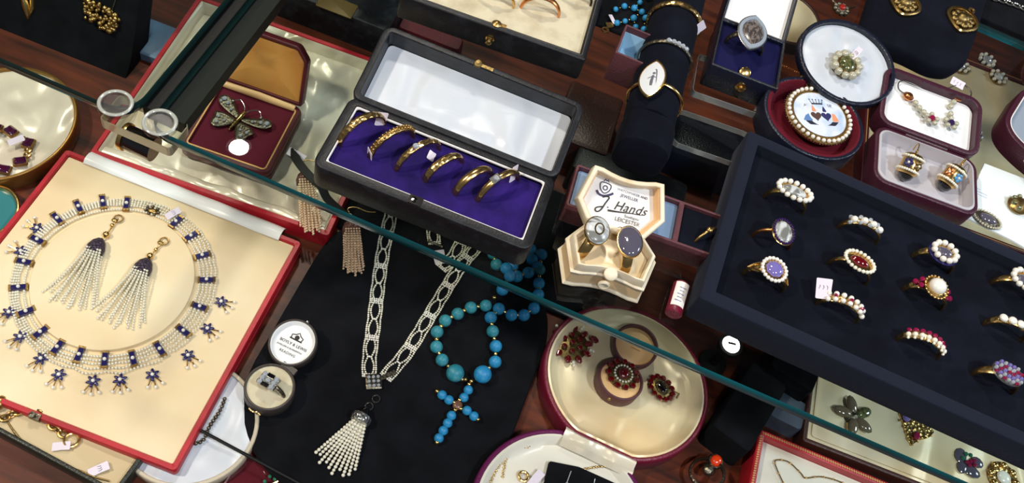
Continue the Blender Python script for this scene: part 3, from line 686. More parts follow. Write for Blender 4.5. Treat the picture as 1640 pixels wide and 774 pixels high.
# ---------------------------------------------------------------- oval navy case
def ovalfit(L_, R2, T_, B_, z):
    l, r_, tp, bt = (P(*q, z) for q in (L_, R2, T_, B_)); c = (l + r_ + tp + bt) / 4; d = r_ - l
    return c, d.length / 2, (tp - bt).length / 2, math.atan2(d.y, d.x)
c, a_, b_, an = ovalfit((1222, 176), (1383, 212), (1300, 118), (1312, 246), Z0 + 14)
t = T('brooch_case', 'oval navy leather case with crimson velvet base and white satin lid, lying open', 'jewellery case', (c.x, c.y, Z0), an)
part(t, 'base', shell(ell(a_, b_, 56), 14, 2.2, 4), NAVYLEATHER)
part(t, 'velvet_lining', MB().loft([z3(ell(a_ - 2.1, b_ - 2.1, 48), 3), z3(ell(a_ - 2.1, b_ - 2.1, 48), 13.6), z3(ell(a_ - 3.2, b_ - 3.2, 48), 14), z3(ell(a_ - 4.6, b_ - 4.4, 48), 12), z3(ell(a_ - 5.4, b_ - 5.2, 48), 5.6), z3(ell(2, 2, 48), 5)]), VELRED, label='crimson velvet lining')
part(t, 'hinge', MB().tube([(-5, b_ - .3, 13.6), (9, b_ - .8, 13.6)], .8, 8), GOLD, label='gilt hinge bar')
CL, AL, BL, ANL = ovalfit((1279, 92), (1432, 108), (1350, 34), (1368, 152), Z0 + 20)
q = t.R.transposed() @ (CL - t.loc)
lid = part(t, 'lid', shell(ell(AL, BL, 56), 5.4, 2.4, 1), NAVYLEATHER, (q.x, q.y, 14.6), (R_(9), 0, ANL - an))
part(lid, 'satin_lining', pillow(ell(AL - 2.6, BL - 2.6, 48), 1, 2.6, 1.4, 1.5, .11, 5, 12), SATINBLUE, label='gathered white satin lining')
# pearl and quartz brooch lying in the lid
p = P(1355, 104, Z0 + 21)
t2 = T('brooch', 'round brooch of large pearls around a mossy stone, lying in the white satin lid', 'brooch', (p.x, p.y, Z0 + 19.6), an, rot=(R_(9), 0, an))
part(t2, 'setting', MB().lathe([(0, 0), (7.6, 0), (7.8, .6), (6, 1.2), (5.2, 3), (4.6, 3)], 28), OLDGOLD)
for k in range(11):
    rr_ = 2.15 + .25 * math.sin(k * 2.3); part(t2, 'pearl', MB().sph((0, 0, 0), rr_, 12, 9), GREYPEARL, (7.3 * math.cos(k * 2 * PI / 11), 7 * math.sin(k * 2 * PI / 11), 1.9))
part(t2, 'stone', dome(4.6, 5.2, 2.4, c=(0, 0, 2.6)), MOSS, label='mossy green stone')
tagp(t2, (4.5, 7, 3.6), (.3, 0, -.6), 3.4, 9)
# oval pearl framed portrait
p = P(1313, 183, Z0 + 13); c, pa, pb, an2 = ovalfit((1258, 178), (1365, 190), (1311, 143), (1313, 225), Z0 + 13)
t = T('brooch', 'oval brooch painted with a crown and two hearts, framed by pearls on crimson velvet', 'brooch', (p.x, p.y, Z0 + 10.5), an2, rot=(R_(3), R_(2), an2 + R_(5)))
part(t, 'frame', MB().loft([z3(ell(pa * 1.0, pb * 1.0), 0), z3(ell(pa, pb), 1.4), z3(ell(pa * .84, pb * .84), 2), z3(ell(pa * .82, pb * .81), 2.8), z3(ell(pa * .8, pb * .79), 2.8), z3(ell(pa * .79, pb * .78), 2)]), OLDGOLD)
many(t, 'pearl', MB().sph((0, 0, 0), 1.16, 10, 8), PEARL, circ(36, pa * .92, pb * .92, 2.5))
fr = MB()
for k in range(72): fr.sph((pa * 1.02 * math.cos(k * PI / 36), pb * 1.02 * math.sin(k * PI / 36), 1.2), .36, 6, 4)
part(t, 'beaded_edge', fr, SILVER)
part(t, 'bail', MB().tube([Vector((1.3 * math.cos(k), 1.3 * math.sin(k), 0)) for k in [i * PI / 6 for i in range(12)]], .35, 6, True), GOLD, (0, pb + 1.6, 1.6), label='hanging loop')
pic = part(t, 'painted_plaque', MB().loft([z3(ell(pa * .81, pb * .8), 1.8), z3(ell(pa * .8, pb * .79), 2.3), z3(ell(pa * .3, pb * .3), 2.5), z3(ell(.3, .3), 2.5)]), mat('enamel_white', (226, 232, 244), .12, coat=1, tint=((176, 200, 232), 130, .5, .75, 'noise')), label='painted enamel plaque')
def flat(pts, z): return MB().loft([z3(pts, z), z3(pts, z + .12)])
def heart(cx, cy, s_, z):
    l = []
    for i in range(24):
        k = 2 * PI * i / 24; l.append((cx + s_ * .062 * 16 * math.sin(k) ** 3, cy + s_ * .062 * (13 * math.cos(k) - 5 * math.cos(2 * k) - 2 * math.cos(3 * k) - math.cos(4 * k))))
    return flat(l[::-1], z)
PB = mat('painted_brown', (84, 62, 54), .5); PN = mat('painted_navy', (44, 46, 96), .5); PO = mat('painted_peach', (230, 150, 110), .5); PBL = mat('painted_blue', (92, 130, 180), .5); PK = mat('painted_dark', (40, 40, 56), .5)
zf = 2.46
part(pic, 'heart', heart(-1.8, -1.2, 2.3, zf), PB, label='brown heart'); part(pic, 'heart', heart(2.6, -1.2, 2.2, zf), PN, label='navy heart')
part(pic, 'flame', flat(rpoly([(-3.2, .8), (-1, .8), (-1.6, 2.4), (-2.3, 4)], .8), zf), PO, label='peach flame'); part(pic, 'flame', flat(rpoly([(1.4, .8), (3.4, .8), (2.9, 2.2), (2.3, 3.6)], .8), zf), PN, label='blue flame')
part(pic, 'shrub', flat(rpoly([(-8, -3.4), (-4, -3.6), (-4.2, .6), (-5.4, -.6), (-6.4, -1)], .6), zf - .1), PBL, label='blue shrub'); part(pic, 'shrub', flat(rpoly([(4.6, -3.4), (7.6, -3.4), (6.6, 0), (5.4, .4)], .6), zf - .1), PO, label='peach shrub')
part(pic, 'ground', flat(rpoly([(-5.6, -5.2), (5.2, -5.4), (7.2, -3.6), (-7.2, -3.5)], .5), zf - .12), PK, label='dark painted ground')
cw = MB().add([], []); cw.tube([(-2.2, 4.4, zf), (2.6, 4.6, zf)], .38, 5, flat=.4)
for k in range(5): cw.tube([(-2 + 1.1 * k, 4.5, zf), (-2.6 + 1.4 * k, 6.2, zf - .1)], .16, 4).sph((-2.6 + 1.4 * k, 6.4, zf - .1), .3, 6, 4)
part(pic, 'crown', cw, PK, label='painted crown')
for ch in pic.children: ch.scale = (1.4, 1.4, 1); ch.location.y = .0006
lt = part(pic, 'lettering', MB().text('AL', 1.9, (-5, 4, zf - .05), R_(6), shear=.3).text('SR', 2.0, (5.2, 4.2, zf - .05), R_(-8), shear=.3), PK, label='painted script initials'); lt.scale = (1.4, 1.4, 1)
# ---------------------------------------------------------------- plum earring case
t = boxthing('earring_case', 'plum leather earring case open with grey lining, holding two pairs of drop earrings', 'jewellery case', (1403, 199), (1565, 260), (1543, 338), Z0 + 12, 12)
W = t.w; D = 40
part(t, 'base', shell(rr(W, D, 8, 6), 12, 2.4, 4), PLUM)
part(t, 'silk_lining', MB().loft([z3(rr(W - 4.6, D - 4.6, 6.2, 6), 3), z3(rr(W - 4.6, D - 4.6, 6.2, 6), 12.2), z3(rr(W - 6.8, D - 6.8, 5.6, 6), 12.6), z3(rr(W - 7.6, D - 7.6, 5.4, 6), 10), z3(rr(W - 9, D - 9, 5, 6), 5), z3(rr(6, 3, 1, 6), 4.6)]), SATINGREY, label='silver grey lining')
part(t, 'hinge', MB().tube([(-12, D / 2 + .6, 11.6), (12, D / 2 + .6, 11.6)], .9, 8), SILVER, label='steel hinge')
EC = t; lidrot = R_(8)
lid = part(t, 'lid', shell(rr(W, D, 8, 6, c=(0, D / 2)), 12, 3, 3), PLUM, (0, D / 2 + 1.4, 2), (lidrot, 0, 0))
part(lid, 'satin_lining', pillow(rr(W - 6.4, D - 6.4, 5.4, 6, c=(0, D / 2)), 3, 7, 2, 1.4, .09, 11), SATINWHITE, label='white satin lining')
def flower(t_, c, m_, s_=1.0, ax=Matrix.Identity(3)):
    b = MB()
    for k in range(5):
        b.sph(Vector(c) + ax @ Vector((1.35 * s_ * math.cos(k * 2 * PI / 5), 1.35 * s_ * math.sin(k * 2 * PI / 5), 0)), .95 * s_, 8, 6, (1, 1, .5), ax)
    part(t_, 'enamel_flower', b, m_); part(t_, 'flower_centre', MB().sph(Vector(c) + ax @ Vector((0, 0, .3)), .6 * s_, 8, 6), SEED)
for px, py, dz, cols, lab in ((1457, 266, 0, ((SAPPH, -32), (DARKGOLD, 30)), 'drum shaped gold earring with a purple enamel flower, in the plum case'),
                        (1523, 284, 3, ((COPPER, -32), (SKY, 30)), 'drum shaped gold earring with a light blue enamel flower, in the plum case')):
    p = P(px, py, Z0 + 11)
    # the drop lies back: its axis points to the hook end, away from the viewer and up
    rot = (Matrix.Rotation(t.a - R_(6 + 6 * dz), 3, 'Z') @ Matrix.Rotation(R_(-52), 3, 'X')).to_euler()
    e = T('earring', lab, 'earring', p, rot=rot, group='enamel drum earrings')
    # local z is the axis of the drum, -y faces the viewer
    part(e, 'drum', MB().lathe([(0, -5.4), (3.4, -5.4), (5.2, -4), (5.4, -3), (5.1, -2.6), (5.1, 4), (5.4, 4.4), (5.2, 5.4), (3.6, 6.6), (1, 7.2), (0, 7.2)], 32), GOLD)
    part(e, 'onyx_tip', MB().lathe([(0, -8.6), (1.6, -8.4), (3.4, -7), (4.2, -5.2), (0, -5)], 24), ONYX, label='black domed tip')
    for z in (-2.8, 4.3): part(e, 'pearl_row', pearls([(5.5 * math.cos(k * PI / 14), 5.5 * math.sin(k * PI / 14), z) for k in range(28)], .75), SEED)
    for m_, ad in cols:
        ad = R_(-90 + ad); ax = Matrix((Vector((-math.sin(ad), math.cos(ad), 0)), Vector((0, 0, 1)), Vector((math.cos(ad), math.sin(ad), 0)))).transposed()
        flower(e, (5.3 * math.cos(ad), 5.3 * math.sin(ad), .8), m_, 1.15, ax)
    part(e, 'hook', MB().tube(cat([(0, 0, 7), (0, 0, 9.5), (0, 1.6, 12.4), (0, 4.6, 12.6), (0, 6.6, 9)], .6), .35, 6).tube([Vector((0, 1.1 * math.cos(k), 8.2 + 1.1 * math.sin(k))) for k in [i * PI / 6 for i in range(12)]], .35, 6, True), GOLD, label='gold ear hook')
# strings of pearls in the lid
for px, py, st, lab, pts in ((1470, 170, GARNET, 'drop earring of grey pearls ending in a crimson stone, in the plum case lid', ((1455, 154), (1466, 165), (1472, 173), (1479, 180), (1492, 190))),
                       (1525, 175, PURPLE, 'drop earring of grey pearls ending in a violet stone, in the plum case lid', ((1535, 155), (1527, 164), (1522, 171), (1522, 183), (1523, 197)))):
    zl = Z0 + 16
    e = T('earring', lab, 'earring', P(px, py, zl), group='pearl drop earrings in the plum case')
    q = [e.l(x, y, zl) for x, y in pts]
    part(e, 'top_stone', MB().gem(q[0], 2.8, 2.4, 1.6, 10).lathe([(2.2, -1.2), (3, -.4), (3, .2), (2.4, .3)], 16, c=q[0]), COPPER, label='peach coloured top stone')
    many(e, 'pearl', MB().sph((0, 0, 0), 1.75, 12, 9), GREYPEARL, q[1:4])
    k0 = q[4]
    part(e, 'drop_stone', MB().gem(k0, 2, 2, 1.6, 8), RUBY if st is GARNET else PURPLE)
    many(e, 'pearl', MB().sph((0, 0, 0), 1.5, 10, 8), GREYPEARL, [k0 + Vector((3.2 * math.cos(a), 3.2 * math.sin(a), 0)) for a in [R_(20 + 72 * k) for k in range(5)]])
    hx = 1 if st is PURPLE else -1
    part(e, 'hook', MB().tube(cat([q[0], q[0] + Vector((hx * 6, 2, 0)), q[0] + Vector((hx * 6.5, 7, 1)), q[0] + Vector((hx * 1, 10, 1)), q[0] + Vector((-hx * 7, 9.5 if hx < 0 else 2, 1))], .7), .38, 6), SILVER, label='silver ear wire')
    if st is PURPLE: tagp(e, q[0] + Vector((-2, 8.4, 1.6)), (.1, 0, -.15), 8, 5)
# ---------------------------------------------------------------- navy velvet display pad with leaf earrings
zt = Z0 + 10
poly = [P(*q, zt) for q in ((1595, -40), (1405, -40), (1377, 50), (1388, 62), (1452, 84), (1500, 108), (1530, 112), (1552, 98), (1566, 62))]
c = sum(poly, Vector()) / len(poly)
loc = [((p - c).x, (p - c).y) for p in poly]
lp = rpoly(loc, 5)
t = T('display_pad', 'thick navy velvet display pad carrying a pair of gold leaf earrings', 'display pad', (c.x, c.y, Z0))
part(t, 'pad', MB().loft([z3(sc2(lp, .97), 0), z3(sc2(lp, .99), 2), z3(lp, 5), z3(sc2(lp, .97), 8.4), z3(sc2(lp, .9), 10), z3(sc2(lp, .4), 10.3)]), VELNAVY)
def teardrop(s_, n=36):
    l = []
    for i in range(n):
        k = 2 * PI * i / n; x, y = math.sin(k), math.cos(k)
        if y < 0: x *= (1 - .42 * (-y) ** 1.6); y *= 1.22
        l.append((-x * s_, y * s_))
    return l
for px, py, lab in ((1449, 5, 'gold leaf earring on the navy velvet pad, the one partly out of the photo'), (1541, 31, 'gold leaf earring with scalloped silver centre, whole on the navy velvet pad')):
    p = P(px, py, zt + 1); e = T('earring', lab, 'earring', (p.x, p.y, zt + .6), R_(-8), group='gold leaf earrings')
    td = teardrop(10.6)
    part(e, 'frame', MB().loft([z3(td, 0), z3(sc2(td, 1), 1.2), z3(sc2(td, .93), 1.9), z3(sc2(td, .8), 1.6), z3(sc2(td, .76), .6), z3(sc2(td, .76), 0)], closed=True), GOLD)
    sh = MB()
    for k in range(9):
        a = R_(90 + 40 * k); sh.sph((5.4 * math.cos(a), 5.5 * math.sin(a) - .4, .8), 2.5, 12, 8, (1, 1, .7))
    part(e, 'scalloped_centre', sh.sph((0, -.2, 1.2), 4.4, 16, 10, (1, 1, .75)), DARKGOLD, label='scalloped tarnished centre')
    part(e, 'loop', MB().tube([Vector((3.6 + 1.7 * math.cos(k), 11.8 + 2.2 * math.sin(k), .8)) for k in [i * PI / 7 for i in range(14)]], .8, 8, True), GOLD)
# ---------------------------------------------------------------- case at the edge
p = P(1688, 218, Z0 + 12)
t = T('jewellery_case', 'dark plum case with blue grey velvet inside, cut off by the photo edge', 'jewellery case', (p.x, p.y, Z0), R_(-14))
ol = rpoly([(-30, -19), (0, -30), (34, -24), (34, 22), (-4, 27), (-26, 26)], 15, 8)
part(t, 'base', shell(ol, 13, 3.4, 5), PLUM)
part(t, 'velvet_lining', pillow(inset(ol, 3.2), 5, 10, -2, .6, .1), mat('grey_velvet', (140, 150, 164), .9, sheen=.3, bump=(300, .4, .4, 'noise')), label='blue grey velvet lining')
part(t, 'lid', shell([(x, y + 58) for x, y in ol], 10, 3, 4), PLUM, (0, 0, 3), (R_(2), 0, 0))
part(t, 'rim_cord', MB().tube([Vector((*q, 12.7)) for q in inset(ol, 3.2)], .5, 6, True), ROPE, label='pale rim cord')
p = P(1650, 262, Z0 + 10)
t = T('brooch', 'small bronze coloured brooch inside the case cut by the edge of the photo', 'brooch', (p.x, p.y, Z0 + 9)); 
part(t, 'petals', MB().sph((0, 0, 1), 2.6, 10, 7, (1.6, .6, .6)).sph((0, 0, 1), 2.6, 10, 7, (.6, 1.6, .6)), COPPER); part(t, 'centre', MB().sph((0, 0, 2), 1.4, 10, 7), GOLD)
# ---------------------------------------------------------------- big ring box at the top
zt = Z0 + 15
p = P(662, 0, zt); q = P(938, 97, zt); d = q - p; an = math.atan2(d.y, d.x); ux = d.normalized(); uy = Vector((-ux.y, ux.x, 0)); W, D = 98, 62
c = q - ux * (W / 2) + uy * (D / 2)
t = T('ring_box', 'big black leather ring box lined with cream velvet, behind the purple lined box', 'ring box', (c.x, c.y, Z0), an)
part(t, 'base', shell(rr(W, D, 1.6, 4), 15, 3.6, 8), BLACKLEATHER)
part(t, 'stitched_edge', MB().tube([Vector((x, y, 15)) for x, y in rr(W - 5, D - 5, 1, 4)], .35, 5, True), SILVER, label='silvery stitched edge')
part(t, 'velvet_pad', pillow(rr(W - 7.4, D - 7.4, 1, 4), 7, 12.6, .8, .5, .1), CREAMVEL, label='cream velvet pad')
part(t, 'catch', MB().lathe([(0, 0), (2.2, 0), (2.5, 1), (1.4, 2), (0, 2.2)], 14).box((2, 0, .6), (6, 2.4, .8)), OLDGOLD, (1, -D / 2 + 3.5, 14.4), label='brass catch')
part(t, 'button', MB().lathe([(0, 0), (2.3, 0), (2.3, .6), (1.6, 1), (1.6, 3.4), (1.2, 3.8), (0, 3.8)], 16), GOLD, (0, -D / 2, 7.6), (R_(90), 0, 0), label='brass push button')
r = ringthing('broad rose gold ring standing in the cream velvet of the big black box', 873, -6, Z0 + 13, an + R_(8), 9.6, 3.4, 1.2, COPPER, .9)
part(r, 'stone', MB().gem((0, 0, r.h), 3, 2.6, 1.6, 8), DIAMOND)
r = ringthing('thin gold ring in the cream velvet, next to the broad rose gold one', 800, -20, Z0 + 13, an + R_(4), 9.2, 2.2, 1.1, GOLD, .7)
part(r, 'setting', MB().sph((0, 0, r.h), 2.6, 10, 7, (1.4, 1, .6)), OLDGOLD)
r = ringthing('dark ring at the far corner of the cream velvet in the big black box', 928, -22, Z0 + 13, an + R_(4), 8.6, 2.2, 1.1, OLDSILVER, .7)
part(r, 'stone', MB().gem((0, 0, r.h), 2.4, 2.2, 1.4, 8), ONYX)
# ---------------------------------------------------------------- turquoise bunch on a black card
p = P(1008, 22, Z0 + 2)
solo('velvet_card', slab(rr(48, 46, 4), 0, 2, .5), VELBLACK, 'black velvet card under the small bunch of turquoise beads', 'display card', (p.x + 2, p.y + 6, Z0), R_(2))
pts = ((986, 15), (1000, 10), (1016, 13), (1025, 4), (1028, 19), (1015, 29), (1001, 34), (988, 37), (1034, 29), (1018, 43), (1031, 47), (1012, -6), (1038, -4))
t = T('turquoise_bracelet', 'small bunch of turquoise beads with gold spacers beside the mauve open box', 'bracelet', (p.x, p.y, Z0 + 2))
bd = [t.l(x, y, Z0 + 3.8) for x, y in pts]
for i, q in enumerate(bd): part(t, 'bead', MB().sph((0, 0, 0), (1.55, 1.75, 1.9)[i % 3], 14, 10), TURQ, (q.x, q.y, 1.8))
many(t, 'gold_spacer', MB().sph((0, 0, 0), .6, 8, 6), GOLD, [((bd[i].x + bd[j].x) / 2, (bd[i].y + bd[j].y) / 2, 1.6) for i, j in ((0, 1), (1, 2), (2, 3), (4, 5), (5, 6), (6, 7), (5, 9), (8, 10), (2, 4))])
part(t, 'clasp', MB().box((0, 0, 0), (4, 3, 1), .6).tube([Vector((1.8 * math.cos(k) - 1, 1.8 * math.sin(k) - 5, 0)) for k in [i * PI / 6 for i in range(12)]], .5, 6, True), GOLD, t.l(976, 40, Z0 + 3))
tagp(t, t.l(981, 31, Z0 + 4), (0, .3, .9), 3, 6, False)
# ---------------------------------------------------------------- mauve open box
zt = Z0 + 20
t = boxthing('open_box', 'small mauve open box with pale blue silk, half hidden by the velvet roll', 'box', (1003, 38), (1060, 62), (1034, 104), zt, 20)
part(t, 'base', shell(rr(t.w, t.d, .8, 2), 20, 1.1, 5, .3), BROWNLEATHER)
part(t, 'silk_lining', MB().loft([z3(rr(t.w - 2.2, t.d - 2.2, .5, 2), 4), z3(rr(t.w - 2.2, t.d - 2.2, .5, 2), 16), z3(rr(t.w - 3, t.d - 3, .5, 2), 16), z3(rr(t.w - 6, t.d - 6, .5, 2), 6), z3(rr(2, 2, .5, 2), 7)]), mat('pale_blue_silk', (156, 196, 222), .35, bump=(60, .4, 2, 'fold')), label='pale blue silk lining')
# ---------------------------------------------------------------- maroon compartment box behind the ivory box
zt = Z0 + 13
t = boxthing('compartment_box', 'long maroon leather box with two open compartments behind the ivory ring box', 'box', (925, 262), (1158, 345), (1135, 408), zt, 13)
W, D = t.w, t.d
part(t, 'base', MB().box((0, 0, 5), (W, D, 10)), MAROON)
ml = MB()
part(t, 'rim', shell(rr(W, D, 1.2, 3), 13, 1.2, 10, .3), BROWNLEATHER, label='pinkish mauve rim')
part(t, 'divider', MB().box((W * .22, 0, 11.4), (2.4, D - 2, 3)), BROWNLEATHER)
part(t, 'silk_lining', pillow(rr(W * .68, D - 3, 1, 3, c=(-W * .135, 0)), 9.6, 10.4, .4, .3, .1), mat('blue_grey_silk', (126, 150, 180), .4, bump=(40, .4, 3, 'fold')), label='blue grey silk compartment')
part(t, 'velvet_pad', pillow(rr(W * .24, D - 3, 1, 3, c=(W * .36, 0)), 9.6, 11, 1, .3, .1), VELNAVY, label='dark velvet compartment')
r = ringthing('thin gold ring half seen in the dark compartment of the maroon box', 1137, 368, Z0 + 9, t.a + R_(50), 7, 1.6, .9, OLDGOLD, .8)
part(r, 'setting', MB().sph((0, 0, r.h), 1.6, 8, 6, (1, 1, .6)), OLDGOLD)
# small tube with a label
p = P(1088, 476, Z0 + 6)
t = T('small_tube', 'little wine red tube with printed paper label beside the navy tray corner', 'tube', (p.x, p.y, Z0 + 3.8), R_(2), rot=(0, 0, R_(0)))
part(t, 'tube', MB().lathe([(0, -8.6), (3.2, -8.6), (3.8, -8), (3.8, 8), (3.2, 8.6), (0, 8.6)], 28, M=RX), WINELEATHER)
lb = MB(); n = 9
lb.loft([[Vector((3.9 * math.sin(R_(-52 + 100 * i / n)), y, 3.9 * math.cos(R_(-52 + 100 * i / n)))) for i in range(n + 1)] + [Vector((3.82 * math.sin(R_(-52 + 100 * i / n)), y, 3.82 * math.cos(R_(-52 + 100 * i / n)))) for i in range(n, -1, -1)] for y in (-5.6, 7.4)][::-1])
part(t, 'paper_label', lb, PAPER, label='pale paper label')
s = MB()
for k in range(5): s.box((-.6 + .2 * k, -3 + 1.8 * k, 3.86), (3 - (k % 2), .35, .2))
part(t, 'print', s, mat('pale_ink', (120, 120, 170), .8), label='faint lines of print')
# ---------------------------------------------------------------- clear stands on the shelf
t = boxthing('acrylic_stand', 'low clear acrylic stand between the velvet ring roll and the blue velvet box', 'stand', (1120, 85), (1262, 135), (1228, 186), Z0 + 5, 5)
part(t, 'slab', slab(rr(t.w, t.d, 2, 4), 0, 5, .6), ACRYLIC)
part(t, 'edge', hoop(rr(t.w + .1, t.d + .1, 2, 4), .4, 4.6, .3), mat('acrylic_edge', (120, 124, 126), .15, 0, .8, coat=1), label='greyish polished edge')
t = boxthing('acrylic_stand', 'flat clear acrylic plate with rounded corners lying against the navy tray corner', 'stand', (1085, 172), (1205, 214), (1182, 262), Z0 + 4, 4)
part(t, 'slab', slab(rr(t.w, t.d, 5, 5), 0, 4, .5), ACRYLIC)
part(t, 'edge', hoop(rr(t.w + .1, t.d + .1, 5, 5), .3, 3.7, .3), MATS['acrylic_edge'], label='greyish polished edge')
# ---------------------------------------------------------------- gold chain and ball
p = P(1268, 112, Z0 + 2)
t = T('gold_chain', 'fine gold bead chain with a bright gold ball beside the oval navy case', 'chain', (p.x, p.y, Z0))
q = cat([t.l(x, y, Z0 + 1) for x, y in ((1246, 102), (1256, 106), (1268, 112), (1280, 116), (1290, 116))], 1.3)
part(t, 'chain', pearls([(v.x, v.y, .8) for v in q], .75), COPPER)
v = t.l(1291, 113, Z0 + 3); part(t, 'ball', MB().sph((v.x, v.y, 3.2), 3.2, 18, 12), GOLD)
# ---------------------------------------------------------------- coral brooch
p = P(1349, 12, Z0 + 3)
t = T('brooch', 'small dark filigree brooch with a red stone above the oval case', 'brooch', (p.x, p.y, Z0), 0)
b = MB()
for k in range(9): b.sph((4 * math.cos(k * 2 * PI / 9), 4 * math.sin(k * 2 * PI / 9), 1.6), 1.7, 8, 6)
part(t, 'filigree', b.sph((0, 0, 1.4), 4, 12, 8, (1, 1, .5)).tube([(-8, 7, 1), (-4, 3, 1.6)], .7, 6).tube([(8, 8, 1), (4, 3, 1.6)], .7, 6), OLDSILVER)
part(t, 'stone', dome(2.1, 2.4, 1.8, c=(0, 0, 3)), mat('red_stone', (150, 30, 20), .1, coat=1), label='red cabochon')
# ================================================================== things on the floor of the case (z = 0)
# ---------------------------------------------------------------- red necklace case
t = boxthing('necklace_case', 'large red leather necklace case lying open, cream suede board and satin lined lid', 'jewellery case', (106, 238), (484, 388), (272, 753), 14, 14)
W, D = t.w, t.d; RC = t
part(t, 'base', MB().loft([z3(rr(W - 1, D - 1, 2, 3), 0), z3(rr(W, D, 2, 3), 1), z3(rr(W, D, 2, 3), 6), z3(rr(W - 1.4, D - 1.4, 2, 3), 6.5), z3(rr(W - 1.4, D - 1.4, 2, 3), 7.5), z3(rr(W, D, 2, 3), 8), z3(rr(W, D, 2, 3), 13), z3(rr(W - 1, D - 1, 2, 3), 14), z3(rr(W - 5.4, D - 5.4, 1, 3), 14), z3(rr(W - 6.4, D - 6.4, 1, 3), 13.4), z3(rr(W - 6.4, D - 6.4, 1, 3), 8)]), RED)
part(t, 'suede_board', slab(rr(W - 6.8, D - 6.8, 1, 3), 8, 12.4, .6), BOARD, label='cream suede board')
C0, na, nb, nan = ovalfit((27, 452), (334, 450), (180, 322), (183, 578), 14)
q = t.R.transposed() @ (C0 - t.loc)
part(t, 'raised_disc', MB().loft([z3(ell(na - 7, nb - 7, 64, (q.x, q.y)), 12), z3(ell(na - 7, nb - 7, 64, (q.x, q.y)), 14), z3(ell(na - 7.3, nb - 7.3, 64, (q.x, q.y)), 14.7), z3(ell(na - 8.2, nb - 8.2, 64, (q.x, q.y)), 15)]), BOARD, label='raised cream disc inside the necklace')
part(t, 'groove_line', hoop(rr(W - .6, D - .6, 2, 3), 6.6, 7.4, .3), mat('dark_groove', (60, 20, 20), .7))
part(t, 'clasp', MB().box((0, 0, 0), (5.6, 3, 3.4)).lathe([(0, 0), (1.6, 0), (1.4, 1.4), (0, 2)], 12, c=(-1, -.4, 1.7)), OLDSILVER, (t.l(72, 645, 13).x, -D / 2 + .6, 13), label='tarnished clasp')
lc, la, lw, ld = fit((318, -8), (650, 112), (500, 370), 13)
q = t.R.transposed() @ (lc - t.loc)
lid = part(t, 'lid', MB().loft([z3(rr(lw, ld, 2, 3), .4), z3(rr(lw, ld, 2, 3), 12), z3(rr(lw - 1, ld - 1, 2, 3), 13), z3(rr(lw - 6, ld - 6, 1, 3), 13), z3(rr(lw - 7, ld - 7, 1, 3), 12.4), z3(rr(lw - 7, ld - 7, 1, 3), 3)]), RED, (q.x, q.y, 0), (0, 0, la - t.a))
part(lid, 'inner_wall', MB().loft([z3(rr(lw - 7.1, ld - 7.1, 1, 3), 3), z3(rr(lw - 7.1, ld - 7.1, 1, 3), 12.4), z3(rr(lw - 10, ld - 10, 1, 3), 11), z3(rr(lw - 13, ld - 13, 1, 3), 5), z3(rr(lw - 13, ld - 13, 1, 3), 3)]), SATIN, label='cream satin wall')
# wrinkled satin sheet
g = MB(); nx, ny = 90, 90; vs = []; fs = []
for j in range(ny + 1):
    for i in range(nx + 1):
        x = (i / nx - .5) * (lw - 11); y = (j / ny - .5) * (ld - 11)
        z = 3.6 + 7.5 * abs(noise.noise(Vector((x * .030 + y * .026, y * .022 - x * .012, 3)))) + 4.2 * noise.noise(Vector((x * .06 + y * .055, y * .03 - x * .02, 8))) + .7 * noise.noise(Vector((x * .16, y * .1, 5)))
        ed = min((lw - 11) / 2 - abs(x), (ld - 11) / 2 - abs(y)); z = max(3.6 + .25 * z, z - 1.6 * max(0, 1 - ed / 5))
        vs.append((x, y, z))
for j in range(ny):
    for i in range(nx):
        a = j * (nx + 1) + i; fs.append((a, a + 1, a + nx + 2, a + nx + 1))
part(lid, 'satin_lining', g.add(vs, fs), SATIN, label='wrinkled cream satin lining')
part(lid, 'satin_roll', MB().tube([Vector((x, -ld / 2 + 6.5 + .5 * math.sin(x * .2), 8 + .8 * math.sin(x * .13))) for x in [(-.5 + i / 80) * (lw - 10) for i in range(81)]], [4.4 + .35 * math.sin(i * .23) + .2 * math.sin(i * .61) for i in range(81)], 16), SATIN, label='rolled satin hinge fold')
hy = D / 2; g = MB(); vs = []; fs = []
prof = ((hy - 4.4, 13.2), (hy - 2, 14.8), (hy, 15), (hy + 2.4, 14.6), (hy + 4.6, 13.2), (hy + 6.6, 10.5), (hy + 7.4, 7))
for k, (y, z) in enumerate(prof):
    for i in range(31):
        x = (i / 30 - .5) * (W - 26); vs.append((x, y, z + .18 * math.sin(i * .9 + k * .5)))
for k in range(len(prof) - 1):
    for i in range(30): a = k * 31 + i; fs.append((a, a + 1, a + 32, a + 31))
part(t, 'hinge_flap', g.add(vs, fs), SATINWHITE, label='white satin hinge flap')
# ---------------------------------------------------------------- pearl necklace with star drops
t = T('pearl_necklace', 'seed pearl choker with blue enamel bars and star drops, in the red case', 'necklace', (C0.x, C0.y, 12.4), nan)
def on(th, off): return Vector(((na + off) * math.cos(th), (nb + off) * math.sin(th), 1.2))
for k, off in enumerate((-4.2, -2.1, 0, 2.1, 4.2)):
    pts = []; th = 0
    while th < 2 * PI:
        low = max(0, -math.sin(th)) if k >= 3 else 0
        sw = off + (.8 * (k - 2) * low * abs(math.sin(th * 10))) + .25 * math.sin(th * 37 + k)
        p = on(th, sw * (.55 + .45 * max(0, min(1, .6 + math.cos(th + .5)))) if k else off); pts.append(p); th += 1.62 / na
    part(t, 'pearl_strand', pearls(pts, .8, 6, 5, .1), SEED)
sp = [(203, 327), (282, 356), (306, 379), (324, 410), (331, 449), (320, 492), (294, 531), (256, 560), (213, 575), (168, 577), (127, 569), (92, 557), (65, 533), (42, 500), (30, 461), (39, 420), (60, 385), (92, 351), (126, 332), (165, 324)]
